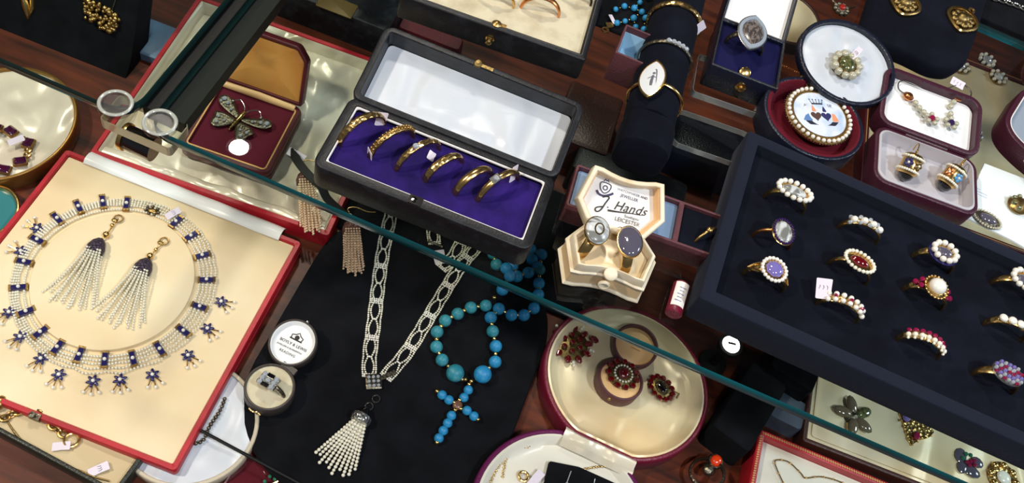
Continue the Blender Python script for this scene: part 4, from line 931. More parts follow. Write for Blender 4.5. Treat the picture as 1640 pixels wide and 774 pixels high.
spm = mesh_of('enamel_bar', MB().loft([z3(rr(3.2, 8, .6, 2), -.6), z3(rr(3.2, 8, .6, 2), 1.2), z3(rr(2.4, 7.2, .6, 2), 1.7)]), SAPPH)
gem_ = mesh_of('gold_end', MB().box((0, 0, .2), (3.5, 1.2, 2.4)), OLDGOLD)
cp = mesh_of('centre_pearl', MB().sph((0, 0, 0), 1.05, 8, 6), PEARL)
for x, y in sp:
    p = t.l(x, y, 14); th = math.atan2(p.y, p.x)
    o = part(t, 'enamel_bar', spm, None, (p.x, p.y, 1.3), (0, 0, th - PI / 2), label='dark blue enamel bar')
    part(o, 'gold_end', gem_, None, (0, -4.2, .2)); part(o, 'gold_end', gem_, None, (0, 4.2, .2)); part(o, 'centre_pearl', cp, None, (0, 0, 1.9))
stars = [(59, 365), (33, 402), (14, 500), (32, 539), (65, 574), (94, 600), (149, 610), (192, 608), (244, 600), (301, 569), (332, 526), (354, 483)]
pt = MB()
for k in range(6):
    a = k * PI / 3 + .3; pt.sph((2.1 * math.cos(a), 2.1 * math.sin(a), 0), 1.15, 8, 6, (1.5, .8, .6), Matrix.Rotation(a, 3, 'Z'))
pt = mesh_of('star', pt, SAPPH)
dr = MB()
for a in (-.55, 0, .55):
    d = Vector((math.sin(a), math.cos(a), 0)); dr.tube([d * 2.4, d * 6.4], .36, 5).sph(d * 4.4, .5, 6, 5)
dr = mesh_of('gold_drops', dr, GOLD)
tip = MB()
for a in (-.55, 0, .55): tip.sph((7.2 * math.sin(a), 7.2 * math.cos(a), 0), .95, 8, 6)
tip = mesh_of('drop_pearls', tip, PEARL)
for x, y in stars:
    p = t.l(x, y, 14); th = math.atan2(p.y, p.x)
    # the drops hang towards the viewer as well as outwards
    ang = th - PI / 2
    o = part(t, 'star', pt, None, (p.x, p.y, 1.2), (0, 0, ang * .75 + (PI * .25 if ang > 0 else -PI * .25) * (1 if math.sin(th) < .2 else .2)), label='dark blue star with pearl drops')
    part(o, 'gold_drops', dr, None, (0, 0, 0)); part(o, 'drop_pearls', tip, None, (0, 0, 0)); part(o, 'centre_pearl', cp, None, (0, 0, .7))
p = t.l(244, 338, 14)
o = part(t, 'clasp', MB().sph((0, 0, .8), 2, 10, 7, (1.6, 1, .7)), OLDGOLD, (p.x, p.y, .6), (0, 0, -.4))
many(o, 'pearl', MB().sph((0, 0, 0), 1, 8, 6), OLDSILVER, circ(7, 3.8, 2.6, 1.4))
tagp(t, t.l(277, 342, 16), (.1, .2, -1.0), 4, 9, True, 'white paper tag')
# ---------------------------------------------------------------- pearl tassel earrings
def tassel(t, cap, d, ln, spread, n, r, m, capm, cr_, capl, wav=1.0, strands='pearl_strand', lift=.9):
    """cap: top of the cap, d: unit direction of hang (flat)"""
    d = Vector((d[0], d[1], 0)).normalized(); s = Vector((-d.y, d.x, 0)); cap = Vector(cap)
    M = Matrix((s, Vector((0, 0, 1)), d)).transposed()
    part(t, 'cap', MB().lathe([(0, 0), (cr_ * .35, .2), (cr_ * .75, capl * .25), (cr_, capl * .6), (cr_ * 1.02, capl), (0, capl)], 20, M=M, c=cap + Vector((0, 0, cr_ * .6)), sy=.8), capm)
    for i in range(n):
        f = (i / (n - 1) - .5) * 2; lay = (i * 7 % 3)
        L_ = ln * (1 - .12 * f * f + .06 * math.sin(i * 5.1)); pts = []
        b = cap + d * (capl * .9)
        for k in range(14):
            u = k / 13; w_ = f * (cr_ * .85 + spread * u ** 1.2) + wav * math.sin(u * 3 + i * 1.9) * u
            pts.append(b + d * (L_ * u) + s * w_ + Vector((0, 0, max(r, (cr_ * 1.0 * (1 - u) + lift) * (.35 + .35 * lay)))))
        part(t, strands, pearls(cat(pts, r * 2.15), r, 6, 5, .08), m)
def tas(label, ring_, beadsp, cap, tip, z, ln_k, spread, n, group):
    t = T('tassel_earring', label, 'earring', (lambda v: (v.x, v.y, z))(P(*cap, z)), group=group)
    c_ = t.l(*cap, z); tp = t.l(*tip, z); d = tp - c_; ln = d.length - 9
    tassel(t, (0, 0, 0), d, ln, spread, n, .74, SEED, mat('dark_bead_cap', (58, 48, 66), .4, .2, bump=(900, 1, .6, 'cells')) if 'dark_bead_cap' not in MATS else MATS['dark_bead_cap'], 5.0, 9.6)
    for x, y, r in beadsp:
        v = t.l(x, y, z); part(t, 'gold_bead', MB().sph((0, 0, 0), r, 12, 9), GOLD, (v.x, v.y, r))
    v = t.l(*ring_, z)
    part(t, 'ear_fitting', MB().tube([Vector((v.x + 2.4 * math.cos(k), v.y + 2.4 * math.sin(k), 1.2)) for k in [i * PI / 7 for i in range(14)]], .5, 6, True).sph((v.x - 1, v.y - 2, 1.4), 1.3, 8, 6, (1.4, 1, .6)), OLDGOLD, label='gold screw fitting')
    b = t.l(*cap, z); v2 = t.l(*beadsp[-1][:2], z)
    part(t, 'stem', MB().tube([(v.x, v.y, 1.2), (v2.x, v2.y, 1.6), (b.x, b.y, 2)], .45, 6), GOLD)
tas('pearl tassel earring with dark domed cap, in the red case nearer the round dish', (190, 352), ((180, 363, 1.2), (171, 379, 2)), (163, 387), (106, 492), 15, 1, 10.5, 19, 'pearl tassel earrings in the red case')
tas('pearl tassel earring with dark domed cap, in the red case nearer the black velvet', (263, 388), ((250, 402, 1.2), (241, 413, 2)), (238, 419), (182, 522), 15, 1, 11, 19, 'pearl tassel earrings in the red case')
# ---------------------------------------------------------------- butterfly box
t = boxthing('brooch_box', 'wine red leather box with gilt border and orange satin lid, holding a butterfly', 'jewellery box', (350, 125), (487, 173), (410, 276), 17, 9.5)
W, D = t.w, t.d; ol = rr(W, D, 6, 6); BB = t
part(t, 'base', MB().loft([z3(inset(ol, .8), 0), z3(ol, 1), z3(ol, 5), z3(inset(ol, .7), 5.4), z3(inset(ol, .7), 6), z3(ol, 6.4), z3(ol, 8.5), z3(inset(ol, .9), 9.5), z3(inset(ol, 4.4), 9.5), z3(inset(ol, 5), 8.6), z3(inset(ol, 5), 5)]), MAROON)
part(t, 'gilt_border', hoop(inset(ol, 3.3), 9.4, 9.75, .9), GILT, label='gilt border line')
part(t, 'velvet_pad', pillow(inset(ol, 5), 5, 7.6, .5, .2, .1), VELWINE, label='wine velvet pad')
part(t, 'catch', MB().lathe([(0, 0), (1.6, 0), (1.4, 1.6), (.8, 2), (0, 2)], 12), OLDGOLD, (-4, -D / 2 + .5, 8.5), (R_(50), 0, 0), label='brass stud')
lp = [(W / 2 - 1, 0), (W / 2 - 3.5, 30), (W / 2 - 11, 38), (-W / 2 + 9, 38), (-W / 2 + 1, 30), (-W / 2 + 1, 0)]
lp = rpoly(lp, 2, 4)
lid = part(t, 'lid', shell(lp, 8, 2.2, 2.2), MAROON, (0, D / 2 + 4.5, 8), (R_(60), 0, 0))
part(lid, 'satin_lining', pillow(inset(lp, 2.1), 2, 6, 2, 1.6, .1, 9), SATINORANGE, label='orange satin lining')
part(t, 'satin_fold', MB().tube([(-W / 2 + 5, D / 2 - 2.5, 9), (0, D / 2 - 2.2, 9.6), (W / 2 - 5, D / 2 - 2.5, 9)], [2.4, 3, 2.4], 12), SATINPEACH, label='peach satin hinge fold')
p = P(381, 194, 17)
t = T('butterfly_brooch', 'silver filigree butterfly brooch with dangling antennae on wine velvet', 'brooch', (p.x, p.y, 15.8), BB.a + R_(-14))
MB_ = MB()
part(t, 'body', MB().tube([(0, 7, 2.4), (0, 4, 2.6), (0, 0, 2.4), (0, -5, 2), (0, -9, 1.4)], [1.4, 1.7, 1.2, 1.0, .5], 10), GOLD, label='gold body')
part(t, 'body_ridges', MB().tube([(0, -1, 2.4), (0, -1.5, 2.4)], 1.5, 10).tube([(0, -3, 2.2), (0, -3.5, 2.2)], 1.4, 10).tube([(0, -5, 2), (0, -5.5, 2)], 1.25, 10).tube([(0, -7, 1.7), (0, -7.5, 1.7)], 1.0, 10), DARKGOLD)
def wing(pts, s):
    l = rpoly([(x * s, y) for x, y in pts], 2.2, 3); l = l if s > 0 else l[::-1]
    return MB().loft([[Vector((x, y, 1 + abs(x) * .1)) for x, y in l], [Vector((x, y, 1.7 + abs(x) * .1)) for x, y in inset(l, .2)], [Vector((x, y, 2 + abs(x) * .1)) for x, y in inset(l, .9)], [Vector((x, y, 1.5 + abs(x) * .1)) for x, y in inset(l, 1.1)]])
FW = [(1, 1), (6, 1), (13, 2), (18, 4), (20, 8), (17, 12), (12, 11), (5, 6), (1, 4)]
HW = [(1, -4), (4, -9), (8, -13), (12, -12), (13, -6), (15, -3), (10, 0), (1, 0.5)]
for s in (1, -1):
    for nm, sh_, gems in (('fore_wing', FW, ((16, 8, 1.7), (12.5, 6.5, 1.4), (8, 4, 1.1), (16.5, 5, 1))), ('hind_wing', HW, ((9, -9, 1.3), (10.5, -5, 1.2), (6, -5.5, 1)))):
        w_ = part(t, nm, wing(sh_, s), OLDSILVER)
        for x, y, r in gems: part(w_, 'stone', MB().gem((x * s, y, 2 + x * .1), r, r, .9, 8), DIAMOND)
    part(t, 'antenna', MB().tube(cat([(s * .6, 7, 3), (s * 2.5, 10, 4), (s * 7, 12, 5), (s * 10.5, 9.5, 4)], .8), .3, 6).sph((s * 10.6, 9.2, 3.8), 1.0, 10, 7), SILVER, label='silver wire antenna')
# ---------------------------------------------------------------- black velvet boards
solo('necklace_board', MB().loft([z3(rr(146, 187, 56, 12), 0), z3(rr(148, 189, 57, 12), .8), z3(rr(148, 189, 57, 12), 3), z3(rr(146, 187, 56, 12), 4), z3(rr(60, 90, 28, 12), 4.2)]), VELBLACK, 'large rounded black velvet board under the pearl sautoir and turquoise beads', 'display board', (-30, 10, 3.2), 0)
solo('velvet_cloth', slab(rr(190, 90, 6), 0, 2.4, .5), VELBLACK, 'black velvet cloth reaching under the long purple lined box', 'cloth', (-20, 122, 0), R_(2))
ZB = 7.4
# ---------------------------------------------------------------- seed pearl sautoir
t = T('pearl_sautoir', 'long openwork seed pearl sautoir with diamond clasp and tassel on black velvet', 'necklace', (lambda v: (v.x, v.y, ZB))(P(598, 612, ZB)))
def lattice(pix, nm):
    pts = [t.l(x, y, ZB) for x, y in pix]; c = cat(pts, .2); out = []; cell = 12.0
    def at(s_):
        i = max(0, min(len(c) - 2, int(s_ / .2))); p = c[i]; d = (c[min(i + 1, len(c) - 1)] - c[max(0, i - 1)]).normalized(); return p, Vector((-d.y, d.x, 0))
    Ltot = (len(c) - 1) * .2
    for side in (-1, 1):
        for inner in (0, 1):
            s_ = .3; q = []
            while s_ < Ltot:
                u = (s_ % cell) / cell; b = math.sin(PI * u)
                off = (.9 + 1.7 * b) if inner else (3.5 + .35 * b)
                p, n_ = at(s_); q.append(p + n_ * (side * off) + Vector((0, 0, .7))); s_ += 1.32
            part(t, 'pearl_strand', pearls(q, .66, 6, 5, .06), SEED)
    q = []; s_ = 0; k = 0
    while s_ < Ltot:
        rows = (-1.3, 0, 1.3) if k % 2 == 0 else (0,)
        for rr__ in rows:
            if 0 <= s_ + rr__ <= Ltot:
                p, n_ = at(s_ + rr__)
                for o_ in (-2.6, -1.3, 0, 1.3, 2.6) if k % 2 == 0 else (-1, 0, 1): q.append(p + n_ * o_ + Vector((0, 0, 1.0)))
        s_ += cell; k += 1
    part(t, 'pearl_cluster_rows', pearls(q, .68, 6, 5, .06), PEARL)
lattice([(591, 604), (592, 570), (599, 515), (606, 455), (615, 395), (630, 328), (640, 290)], 'a')
lattice([(617, 606), (655, 560), (700, 487), (737, 428), (772, 384), (800, 330)], 'b')
lattice([(706, 431), (728, 410), (742, 378), (752, 340)], 'c')
lattice([(696, 392), (690, 350), (686, 320)], 'd')
v = t.l(696, 393, ZB); part(t, 'clasp_bar', MB().tube([(v.x - 5, v.y, 1.2), (v.x + 5, v.y + .4, 1.2)], .9, 8), OLDSILVER)
v = t.l(598, 613, ZB)
cl = part(t, 'clasp', MB().loft([z3(rr(9, 9, .6, 2), 0), z3(rr(9, 9, .6, 2), 1.6), z3(rr(8, 8, .6, 2), 2)]), OLDSILVER, (v.x, v.y, .2), (0, 0, R_(28)), label='square diamond set clasp')
many(cl, 'diamond', MB().gem((0, 0, 0), 1.05, 1.05, .7, 6), DIAMOND, [(x, y, 2.1) for x in (-2.6, 0, 2.6) for y in (-2.6, 0, 2.6) if (x, y) != (0, 0)] + [(0, 0, 2.3)])
v = t.l(621, 603, ZB); part(t, 'clasp_bar', MB().box((v.x, v.y, 1.2), (2.6, 10, 1.8), R_(-38)), OLDSILVER)
for x, y, r in ((602, 640, 2.1), (591, 652, 2.1)):
    v = t.l(x, y, ZB); part(t, 'link', MB().tube([Vector((v.x + r * math.cos(k), v.y + r * math.sin(k), .9)) for k in [i * PI / 8 for i in range(16)]], .5, 6, True), SILVER)
a = t.l(588, 657, ZB); b = t.l(529, 755, ZB); d = (b - a).normalized()
Mx = Matrix((Vector((-d.y, d.x, 0)), Vector((0, 0, 1)), d)).transposed()
part(t, 'tassel_cap', MB().lathe([(0, 0), (1.2, .2), (3, 3), (4, 5)], 20, M=Mx, c=a + Vector((0, 0, 3.5))), ONYX, label='black conical cap')
part(t, 'tassel_collar', MB().lathe([(3.8, 4.6), (5.4, 5.4), (5.8, 7.4), (5.2, 9.6), (0, 10.2)], 24, M=Mx, c=a + Vector((0, 0, 3.5))), mat('diamond_collar', (190, 190, 188), .2, .9, bump=(600, 1, .8, 'cells')), label='diamond set collar')
nn = Vector((-d.y, d.x, 0)); ln = (b - a).length
for i in range(10):
    f = i / 4.5 - 1; q = []
    L_ = ln * (1.0 - .1 * f * f + .05 * math.sin(i * 4)); s_ = 9.5
    while s_ < L_:
        u = (s_ - 9.5) / (ln - 9.5); q.append(a + d * s_ + nn * f * (3.6 + 9.5 * u) + Vector((0, 0, 1.1 + 2.2 * (1 - u) * (.4 + .6 * (i % 2))))); s_ += 1.9
    part(t, 'tassel_strand', pearls(q, 1.0, 8, 6, .06), SEED)
tagp(t, t.l(704, 412, ZB + 1), (.1, .1, .7), 8, 9, False)
# ---------------------------------------------------------------- turquoise bead necklace with cross
t = T('bead_necklace', 'turquoise bead necklace with gold spacers and a bead cross on black velvet', 'necklace', (lambda v: (v.x, v.y, ZB))(P(748, 610, ZB)))
loop = [(729, 598), (708, 577), (699, 556), (700, 532), (713, 514), (733, 503), (754, 493), (778, 490), (803, 468), (815, 446), (809, 434), (795, 424), (790, 407)]
loop2 = [(773, 600), (793, 580), (794, 555), (789, 531), (786, 509), (799, 495), (819, 505), (839, 505), (855, 494), (862, 472), (863, 454), (864, 432), (867, 408), (850, 400), (852, 416), (861, 428), (846, 437), (828, 443), (821, 426), (832, 413)]
blue = MB().sph((0, 0, 0), 3.75, 18, 12)
m1, m2 = mesh_of('bead', blue, TURQ), mesh_of('bead', blue, TURQ2)
big1 = mesh_of('large_bead', MB().sph((0, 0, 0), 5.2, 20, 14), TURQ); big2 = mesh_of('large_bead', MB().sph((0, 0, 0), 5.2, 20, 14), TURQ2)
gb = mesh_of('gold_spacer', MB().sph((0, 0, 0), 1.45, 10, 8), GOLD)
for li, lo in enumerate((loop, loop2)):
    prev = None
    for k, (x, y) in enumerate(lo):
        z = 5.2 if k == 0 else 3.75
        v = t.l(x, y, ZB + z); v.z = z
        if li == 0 and k in (8, 9, 10): v.z += 3
        part(t, 'large_bead' if k == 0 else 'bead', (big2 if li == 0 else big1) if k == 0 else (m2 if (li == 0 and k < 8) or (li, k) in ((0, 11), (0, 12), (1, 3), (1, 11)) else m1), None, v)
        if prev is not None:
            part(t, 'gold_spacer', gb, None, (prev + v) / 2)
        prev = v
for pix in ([(750, 625), (743, 637)], [(719, 641), (708, 633)], [(748, 658), (759, 667)], [(723, 666), (717, 678), (710, 690), (703, 702)]):
    for x, y in pix:
        v = t.l(x, y, ZB + 2.8); part(t, 'cross_bead', MB().sph((0, 0, 0), 2.75, 14, 10), TURQ, (v.x, v.y, 2.8), label='blue bead of the cross')
for x, y in ((745, 608), (751, 616), (740, 608), (755, 611), (700, 627), (765, 672), (700, 709), (736, 641), (728, 645), (738, 655), (729, 657)):
    v = t.l(x, y, ZB + 2.5); part(t, 'gold_spacer', gb, None, (v.x, v.y, 2.5))
v = t.l(733, 649, ZB + 3); part(t, 'cross_stone', MB().gem((v.x, v.y, 2.6), 3, 3, 1.4, 8), mat('brown_stone', (120, 84, 66), .3, .1), label='brown centre stone'); 
# ---------------------------------------------------------------- little round ring box
t = T('ring_box', 'little round grey ring box open on black velvet, its lid printed with a name', 'ring box', (lambda v: (v.x, v.y, ZB))(P(432, 619, ZB + 10)), R_(-3))
part(t, 'base', shell(ell(13.4, 13.6, 48), 10, 1.4, 4), mat('grey_brown_leather', (70, 62, 58), .45, bump=(900, .4, .2, 'cells')))
part(t, 'velvet_pad', pillow(ell(12, 12.2, 40), 4, 8.6, .8, .4, .2), CREAMVEL, label='cream velvet pad')
part(t, 'catch', MB().tube(cat([(-4, -14.2, 6), (-1.6, -14.6, 5), (1, -14.2, 6), (3.6, -14.8, 5)], .7), .5, 7), GOLD, label='gilt catch')
part(t, 'hinge', MB().box((3.2, 14.4, 7), (9, 3.6, 3), R_(-8)), MATS['grey_brown_leather'])
q = t.l(470, 548, ZB + 10)
lid = part(t, 'lid', shell(ell(13.2, 13.8, 48), 8, 1.3, 3), MATS['grey_brown_leather'], (q.x, q.y + .5, 3.4), (R_(9), 0, R_(-4)))
part(lid, 'satin_lining', pillow(ell(11.9, 12.5, 40), 3, 3.6, .9, .1, .2), SATINWHITE, label='white printed satin')
part(lid, 'lining_wall', MB().loft([z3(ell(11.9, 12.5, 40), 3), z3(ell(11.9, 12.5, 40), 7.4), z3(ell(11.3, 11.9, 40), 7), z3(ell(10.6, 11, 40), 3.8)], cap0=False, cap1=False), SATINWHITE)
x_ = MB().text('BOYLY & LEWIS', 2.35, (.4, -.4, 4.75), R_(4)).text('JEWELLERS & SILVERSMITHS', 1.25, (-.4, -3.2, 4.7), R_(4)).text('READING', 2.1, (.2, -6, 4.55), R_(4), space=1.1)
x_.tube([(-3, 2.6, 4.7), (-3.4, 4.6, 4.6), (-1.4, 5.4, 4.6), (0, 7, 4.5), (1.4, 5.6, 4.6), (3.4, 4.8, 4.6), (3, 2.8, 4.7)], .3, 5).tube([(-3.6, 2.4, 4.7), (3.6, 2.8, 4.7)], .4, 5).sph((0, 4, 4.7), 1.4, 8, 6, (1, 1, .2))
part(lid, 'print', x_, INKDARK, label='printed crest and lettering')
part(lid, 'stud', MB().sph((0, 14.2, 6), 1.1, 8, 6), SILVER)
r = ringthing('white diamond ring with black enamel corners, in the little round box on the velvet', 430, 611, ZB + 7.6, R_(-8), 8.2, 2.2, 1, OLDSILVER, .8, roll=R_(-10))
part(r, 'setting', MB().box((0, 0, r.h), (10.5, 7, 1.8)), SILVER)
many(r, 'diamond', MB().gem((0, 0, 0), 1.5, 1.5, 1, 8), DIAMOND, [(-3.6, 0, r.h + 1.4), (0, 0, r.h + 1.6), (3.6, 0, r.h + 1.4), (-3.6, 2.6, r.h + 1), (3.6, 2.6, r.h + 1), (3.6, -2.6, r.h + 1), (-3.6, -2.6, r.h + 1)])
for y in (2.9, -2.9): part(r, 'black_corner', MB().box((-.2, y, r.h + .9), (4, 2.2, 1)), ONYX)
# ---------------------------------------------------------------- pinkish tassel earrings
CAPB = mat('woven_bead_cap', (120, 84, 76), .35, .3, bump=(800, 1, .6, 'cells'))
for lab, ring_, cap, tip, z in (('pinkish bead tassel earring draped over the corner of the red case', (489, 275), (487, 280), (499, 368), 18), ('pinkish bead tassel earring lying on the black velvet under the glass edge', (560, 350), (561, 358), (567, 434), 7)):
    v = P(*cap, z); t = T('tassel_earring', lab, 'earring', (v.x, v.y, z), group='pinkish tassel earrings')
    tp = t.l(*tip, z); ln = tp.length - 6
    tassel(t, (0, 0, 0), tp, ln, 1.6, 19, .74, PINKPEARL, CAPB, 5.6, 9.5, .5, 'bead_strand', 1.6)
    v = t.l(*ring_, z); part(t, 'cap_bead', MB().sph((v.x, v.y - 1, 4), 1.9, 10, 8), PINKPEARL)
    part(t, 'hook', MB().tube(cat([(v.x, v.y, 4), (v.x - 3, v.y + 3, 5), (v.x + 1, v.y + 6, 5), (v.x + 8, v.y + 7, 4), (v.x + 13, v.y + 10, 3)], .8), .35, 6), OLDGOLD, label='gold wire hook')
    if z == 18: tagp(t, (v.x - 9, v.y + 6, 4), (.1, 0, -.1), 12, 5)
# ---------------------------------------------------------------- black strap
pts = [P(x, y, z) for x, y, z in ((467, 238, 25), (474, 254, 26), (487, 272, 27), (502, 288, 27), (515, 300, 25), (524, 318, 21), (545, 338, 16), (562, 352, 12), (574, 362, 9))]
c = pts[4].copy(); c.z = 0
g = MB(); cc = cat([p - c for p in pts], 1.0); L = []
for i, p in enumerate(cc):
    d = (cc[min(i + 1, len(cc) - 1)] - cc[max(0, i - 1)]).normalized(); s_ = Vector((-d.y, d.x, 0)).normalized()
    w_ = 2.6 * min(1, .25 + i / 9); L.append([p + s_ * w_ + Vector((0, 0, -.5)), p - s_ * w_ + Vector((0, 0, -.5)), p - s_ * w_ + Vector((0, 0, .5)), p + s_ * w_ + Vector((0, 0, .5))])
solo('leather_strap', g.loft(L), ONYX if False else mat('black_strap', (16, 15, 14), .6), 'thin black pointed strap bent over the red lid corner beside a tassel', 'strap', c)
# ---------------------------------------------------------------- oval garnet case
t = T('jewellery_case', 'wine leather round case lying open, cream satin inside with garnets', 'jewellery case', (95, 49, 0), R_(-2))
UP = ell(51.5, 49.5, 72, cut=46.2); b = UP
part(t, 'base', shell(UP, 16, 3, 6, 1.4), WINELEATHER)
part(t, 'satin_lining', MB().loft([z3(inset(UP, 2.9), 6), z3(inset(UP, 2.9), 15.6), z3(inset(UP, 4), 16), z3(inset(UP, 5.5), 14.5), z3(inset(UP, 8), 9.5), z3(inset(UP, 11), 7.6)] + [[Vector((p[0] * k, p[1] * k, 7.6 + 2.6 * noise.noise(Vector((p[0] * k * .045, p[1] * k * .045, 2))))) for p in inset(UP, 11)] for k in (.9, .78, .64, .5, .35, .2, .06)]), SATINFLAT, label='cream satin lining')
LOW = ell(51, 49, 72, cut=46)
low = part(t, 'lid', shell([(-x, -y) for x, y in LOW], 15, 3, 6, 1.4), mat('violet_wine_leather', (98, 26, 76), .35, bump=(800, .4, .3, 'cells')), (-8, -92.4, 0), label='violet wine leather half')
LI = [(-x, -y) for x, y in LOW]
part(low, 'satin_lining', MB().loft([z3(inset(LI, 2.9), 6), z3(inset(LI, 2.9), 14.6), z3(inset(LI, 4.2), 15), z3(inset(LI, 6), 13), z3(inset(LI, 8), 10)] + [[Vector((p[0] * k, p[1] * k, 9.4 + 1.4 * noise.noise(Vector((p[0] * k * .06, p[1] * k * .07, 6))))) for p in inset(LI, 8)] for k in (.93, .8, .64, .5, .35, .2, .06)]), mat('pale_satin', (226, 222, 208), .35, sheen=.2, bump=(26, .4, 5, 'fold')), label='pale satin lining')
g = MB(); vs = []; fs = []
for k, (y, z) in enumerate(((-42.5, 14), (-46, 16.6), (-49, 15.2), (-52, 16), (-55, 13.4))):
    for i in range(21): vs.append(((i / 20 - .5) * 44 - 1.5, y, z + .25 * math.sin(i * .8 + k * .6)))
for k in range(4):
    for i in range(20): a = k * 21 + i; fs.append((a, a + 1, a + 22, a + 21))
part(t, 'satin_hinge', g.add(vs[::-1], fs), SATIN, label='cream satin hinge strip')
# garnet flower
p = P(915, 551, 10)
t = T('garnet_brooch', 'garnet flower brooch with tiny pearls, resting on cream satin in the wine case', 'brooch', (p.x, p.y, 8.6), R_(-12))
part(t, 'setting', MB().lathe([(0, 0), (8, 0), (9, .8), (5, 1.6), (0, 2.4)], 20), DARKGOLD)
t.o.scale = (1.18, 1.18, 1.18)
gm = MB().gem((0, 0, 0), 2.5, 1.7, 1.2, 8)
many(t, 'garnet', gm, GARNET, [(9.2 * math.cos(k * PI / 5), 9.2 * math.sin(k * PI / 5), 1.6) for k in range(10)], [(0, 0, k * PI / 5) for k in range(10)])
many(t, 'garnet', MB().gem((0, 0, 0), 1.7, 1.4, 1.2, 8), GARNET, circ(6, 4.6, 4.6, 2.6) + [(0, 0, 3.4)])
many(t, 'pearl', MB().sph((0, 0, 0), .9, 8, 6), SEED, [(r * math.cos(k * 2 * PI / 5 + .3), r * math.sin(k * 2 * PI / 5 + .3), 1.5) for k in range(5) for r in (10.4, 12)] )
part(t, 'loose_stone', MB().gem((8.4, 8.6, 3), 2.8, 2, 1.4, 8), CORAL if False else GARNET)
# inner round ring box
zc = 8
t = T('ring_box', 'little round brown ring box open inside the wine case, holding a garnet cluster', 'ring box', (lambda v: (v.x, v.y, zc))(P(995, 607, zc + 11)), R_(-6))
RB = ell(14, 13.2, 40)
part(t, 'base', shell(RB, 11, 1.5, 5), BROWNLEATHER); part(t, 'velvet_pad', pillow(ell(12.4, 11.6, 36), 5, 9, 1, .4, .2), SATINPEACH, label='peach pad')
part(t, 'catch', MB().sph((-1, -13.2, 7), 1.2, 8, 6), OLDGOLD)
q = t.l(1020, 551, zc + 11)
lid = part(t, 'lid', shell(RB, 9, 1.5, 3), BROWNLEATHER, (q.x, q.y, 4), (R_(14), 0, R_(-6)))
part(lid, 'satin_lining', pillow(ell(12.4, 11.6, 36), 3, 4.6, 1.2, .5, .15), SATINPEACH, label='peach printed satin')
part(lid, 'print', MB().text('JEWELLER', 2.2, (1, 0, 6.2), R_(8)).text('LONDON', 1.8, (1.4, -3, 6.1), R_(8)) if False else MB().tube([(-4, 1.2, 6), (0, 1.8, 6.1), (5, 2.2, 6)], .22, 4).tube([(-2, -1.6, 6), (4, -.8, 6.1)], .2, 4), GILT, label='faint worn print')
p = P(1000, 597, zc + 14)
t = T('garnet_brooch', 'round garnet cluster with a ring of tiny pearls, in the little brown ring box', 'brooch', (p.x, p.y, zc + 9.6), 0)
part(t, 'setting', MB().lathe([(0, 0), (9.2, .4), (9.4, 1), (5, 2), (0, 2.4)], 20), DARKGOLD)
many(t, 'garnet', MB().gem((0, 0, 0), 2.1, 1.9, 1.4, 8), GARNET, circ(11, 8.8, 8.2, 2)); many(t, 'pearl', MB().sph((0, 0, 0), .75, 8, 6), SEED, circ(18, 5.4, 5.2, 3)); part(t, 'centre_stone', MB().gem((0, 0, 3.4), 3.4, 3.8, 1.6, 10), GARNET)
p = P(1059, 622, 10)
t = T('garnet_brooch', 'small dark garnet brooch with a black centre, lying alone on cream satin', 'brooch', (p.x, p.y, 8.4), R_(-32))
part(t, 'setting', MB().loft([z3(rr(14, 11, 3), 0), z3(rr(15, 12, 3), 1), z3(rr(12, 9, 3), 2.4)]), DARKGOLD)
many(t, 'garnet', MB().gem((0, 0, 0), 2, 1.8, 1.4, 8), GARNET, circ(12, 8, 6.2, 2)); many(t, 'pearl', MB().sph((0, 0, 0), .6, 6, 5), OLDSILVER, circ(18, 4.6, 3.2, 3)); part(t, 'centre_stone', MB().loft([z3(rr(6, 3.6, 1), 2), z3(rr(6, 3.6, 1), 3.4), z3(rr(5, 2.6, 1), 3.8)]), ONYX)
part(t, 'hook', MB().tube([(6, 6, 1), (9, 7, 2), (10, 4, 1)], .5, 6), DARKGOLD)
# chain and card in the lower half
t = T('gold_chain', 'fine gold chain looped on the pale satin half of the wine case', 'chain', (lambda v: (v.x, v.y, 10))(P(850, 740, 10)))
for pix in (((780, 790), (790, 762), (805, 738), (822, 718), (838, 710), (852, 706), (846, 716), (830, 718)), ((813, 722), (808, 745), (804, 768)), ((905, 757), (935, 752), (968, 748), (990, 758), (1010, 780))):
    q = cat([t.l(x, y, 10.4) for x, y in pix], 1.7); ln_ = MB()
    for i, v in enumerate(q): ln_.sph((v.x, v.y, .8), .95, 6, 5, (1, .7, .6), Matrix.Rotation(i * 1.1, 3, 'Z'))
    part(t, 'links', ln_, GOLD)
v = t.l(838, 764, 10.5); part(t, 'ring_bolt', MB().tube([Vector((v.x + 2.6 * math.cos(k), v.y + 2.6 * math.sin(k), 1.2)) for k in [i * PI / 8 for i in range(16)]], .8, 8, True), GOLD)
tagp(t, t.l(858, 768, 11), (.1, 0, R_(-20)), 5, 11, False)
p = P(935, 772, 14)
t = T('earring_card', 'black velvet earring card lying on the pale satin at the bottom edge', 'display card', (p.x, p.y, 10.5), R_(6))
part(t, 'card', slab(rpoly([(-21, -14), (20, -14), (21, 5), (-4, 8), (-21, 6)], 1.5), 0, 2.4, .4), VELBLACK)
part(t, 'drop', MB().tube([(-8, 4, 2.6), (-9, -3, 2.8)], .3, 5).sph((-9, -4, 3.2), 1, 8, 6), DIAMOND, label='clear drop on a wire'); part(t, 'wire', MB().tube([(6, 4, 2.6), (6, -3, 2.7)], .3, 5), SILVER)
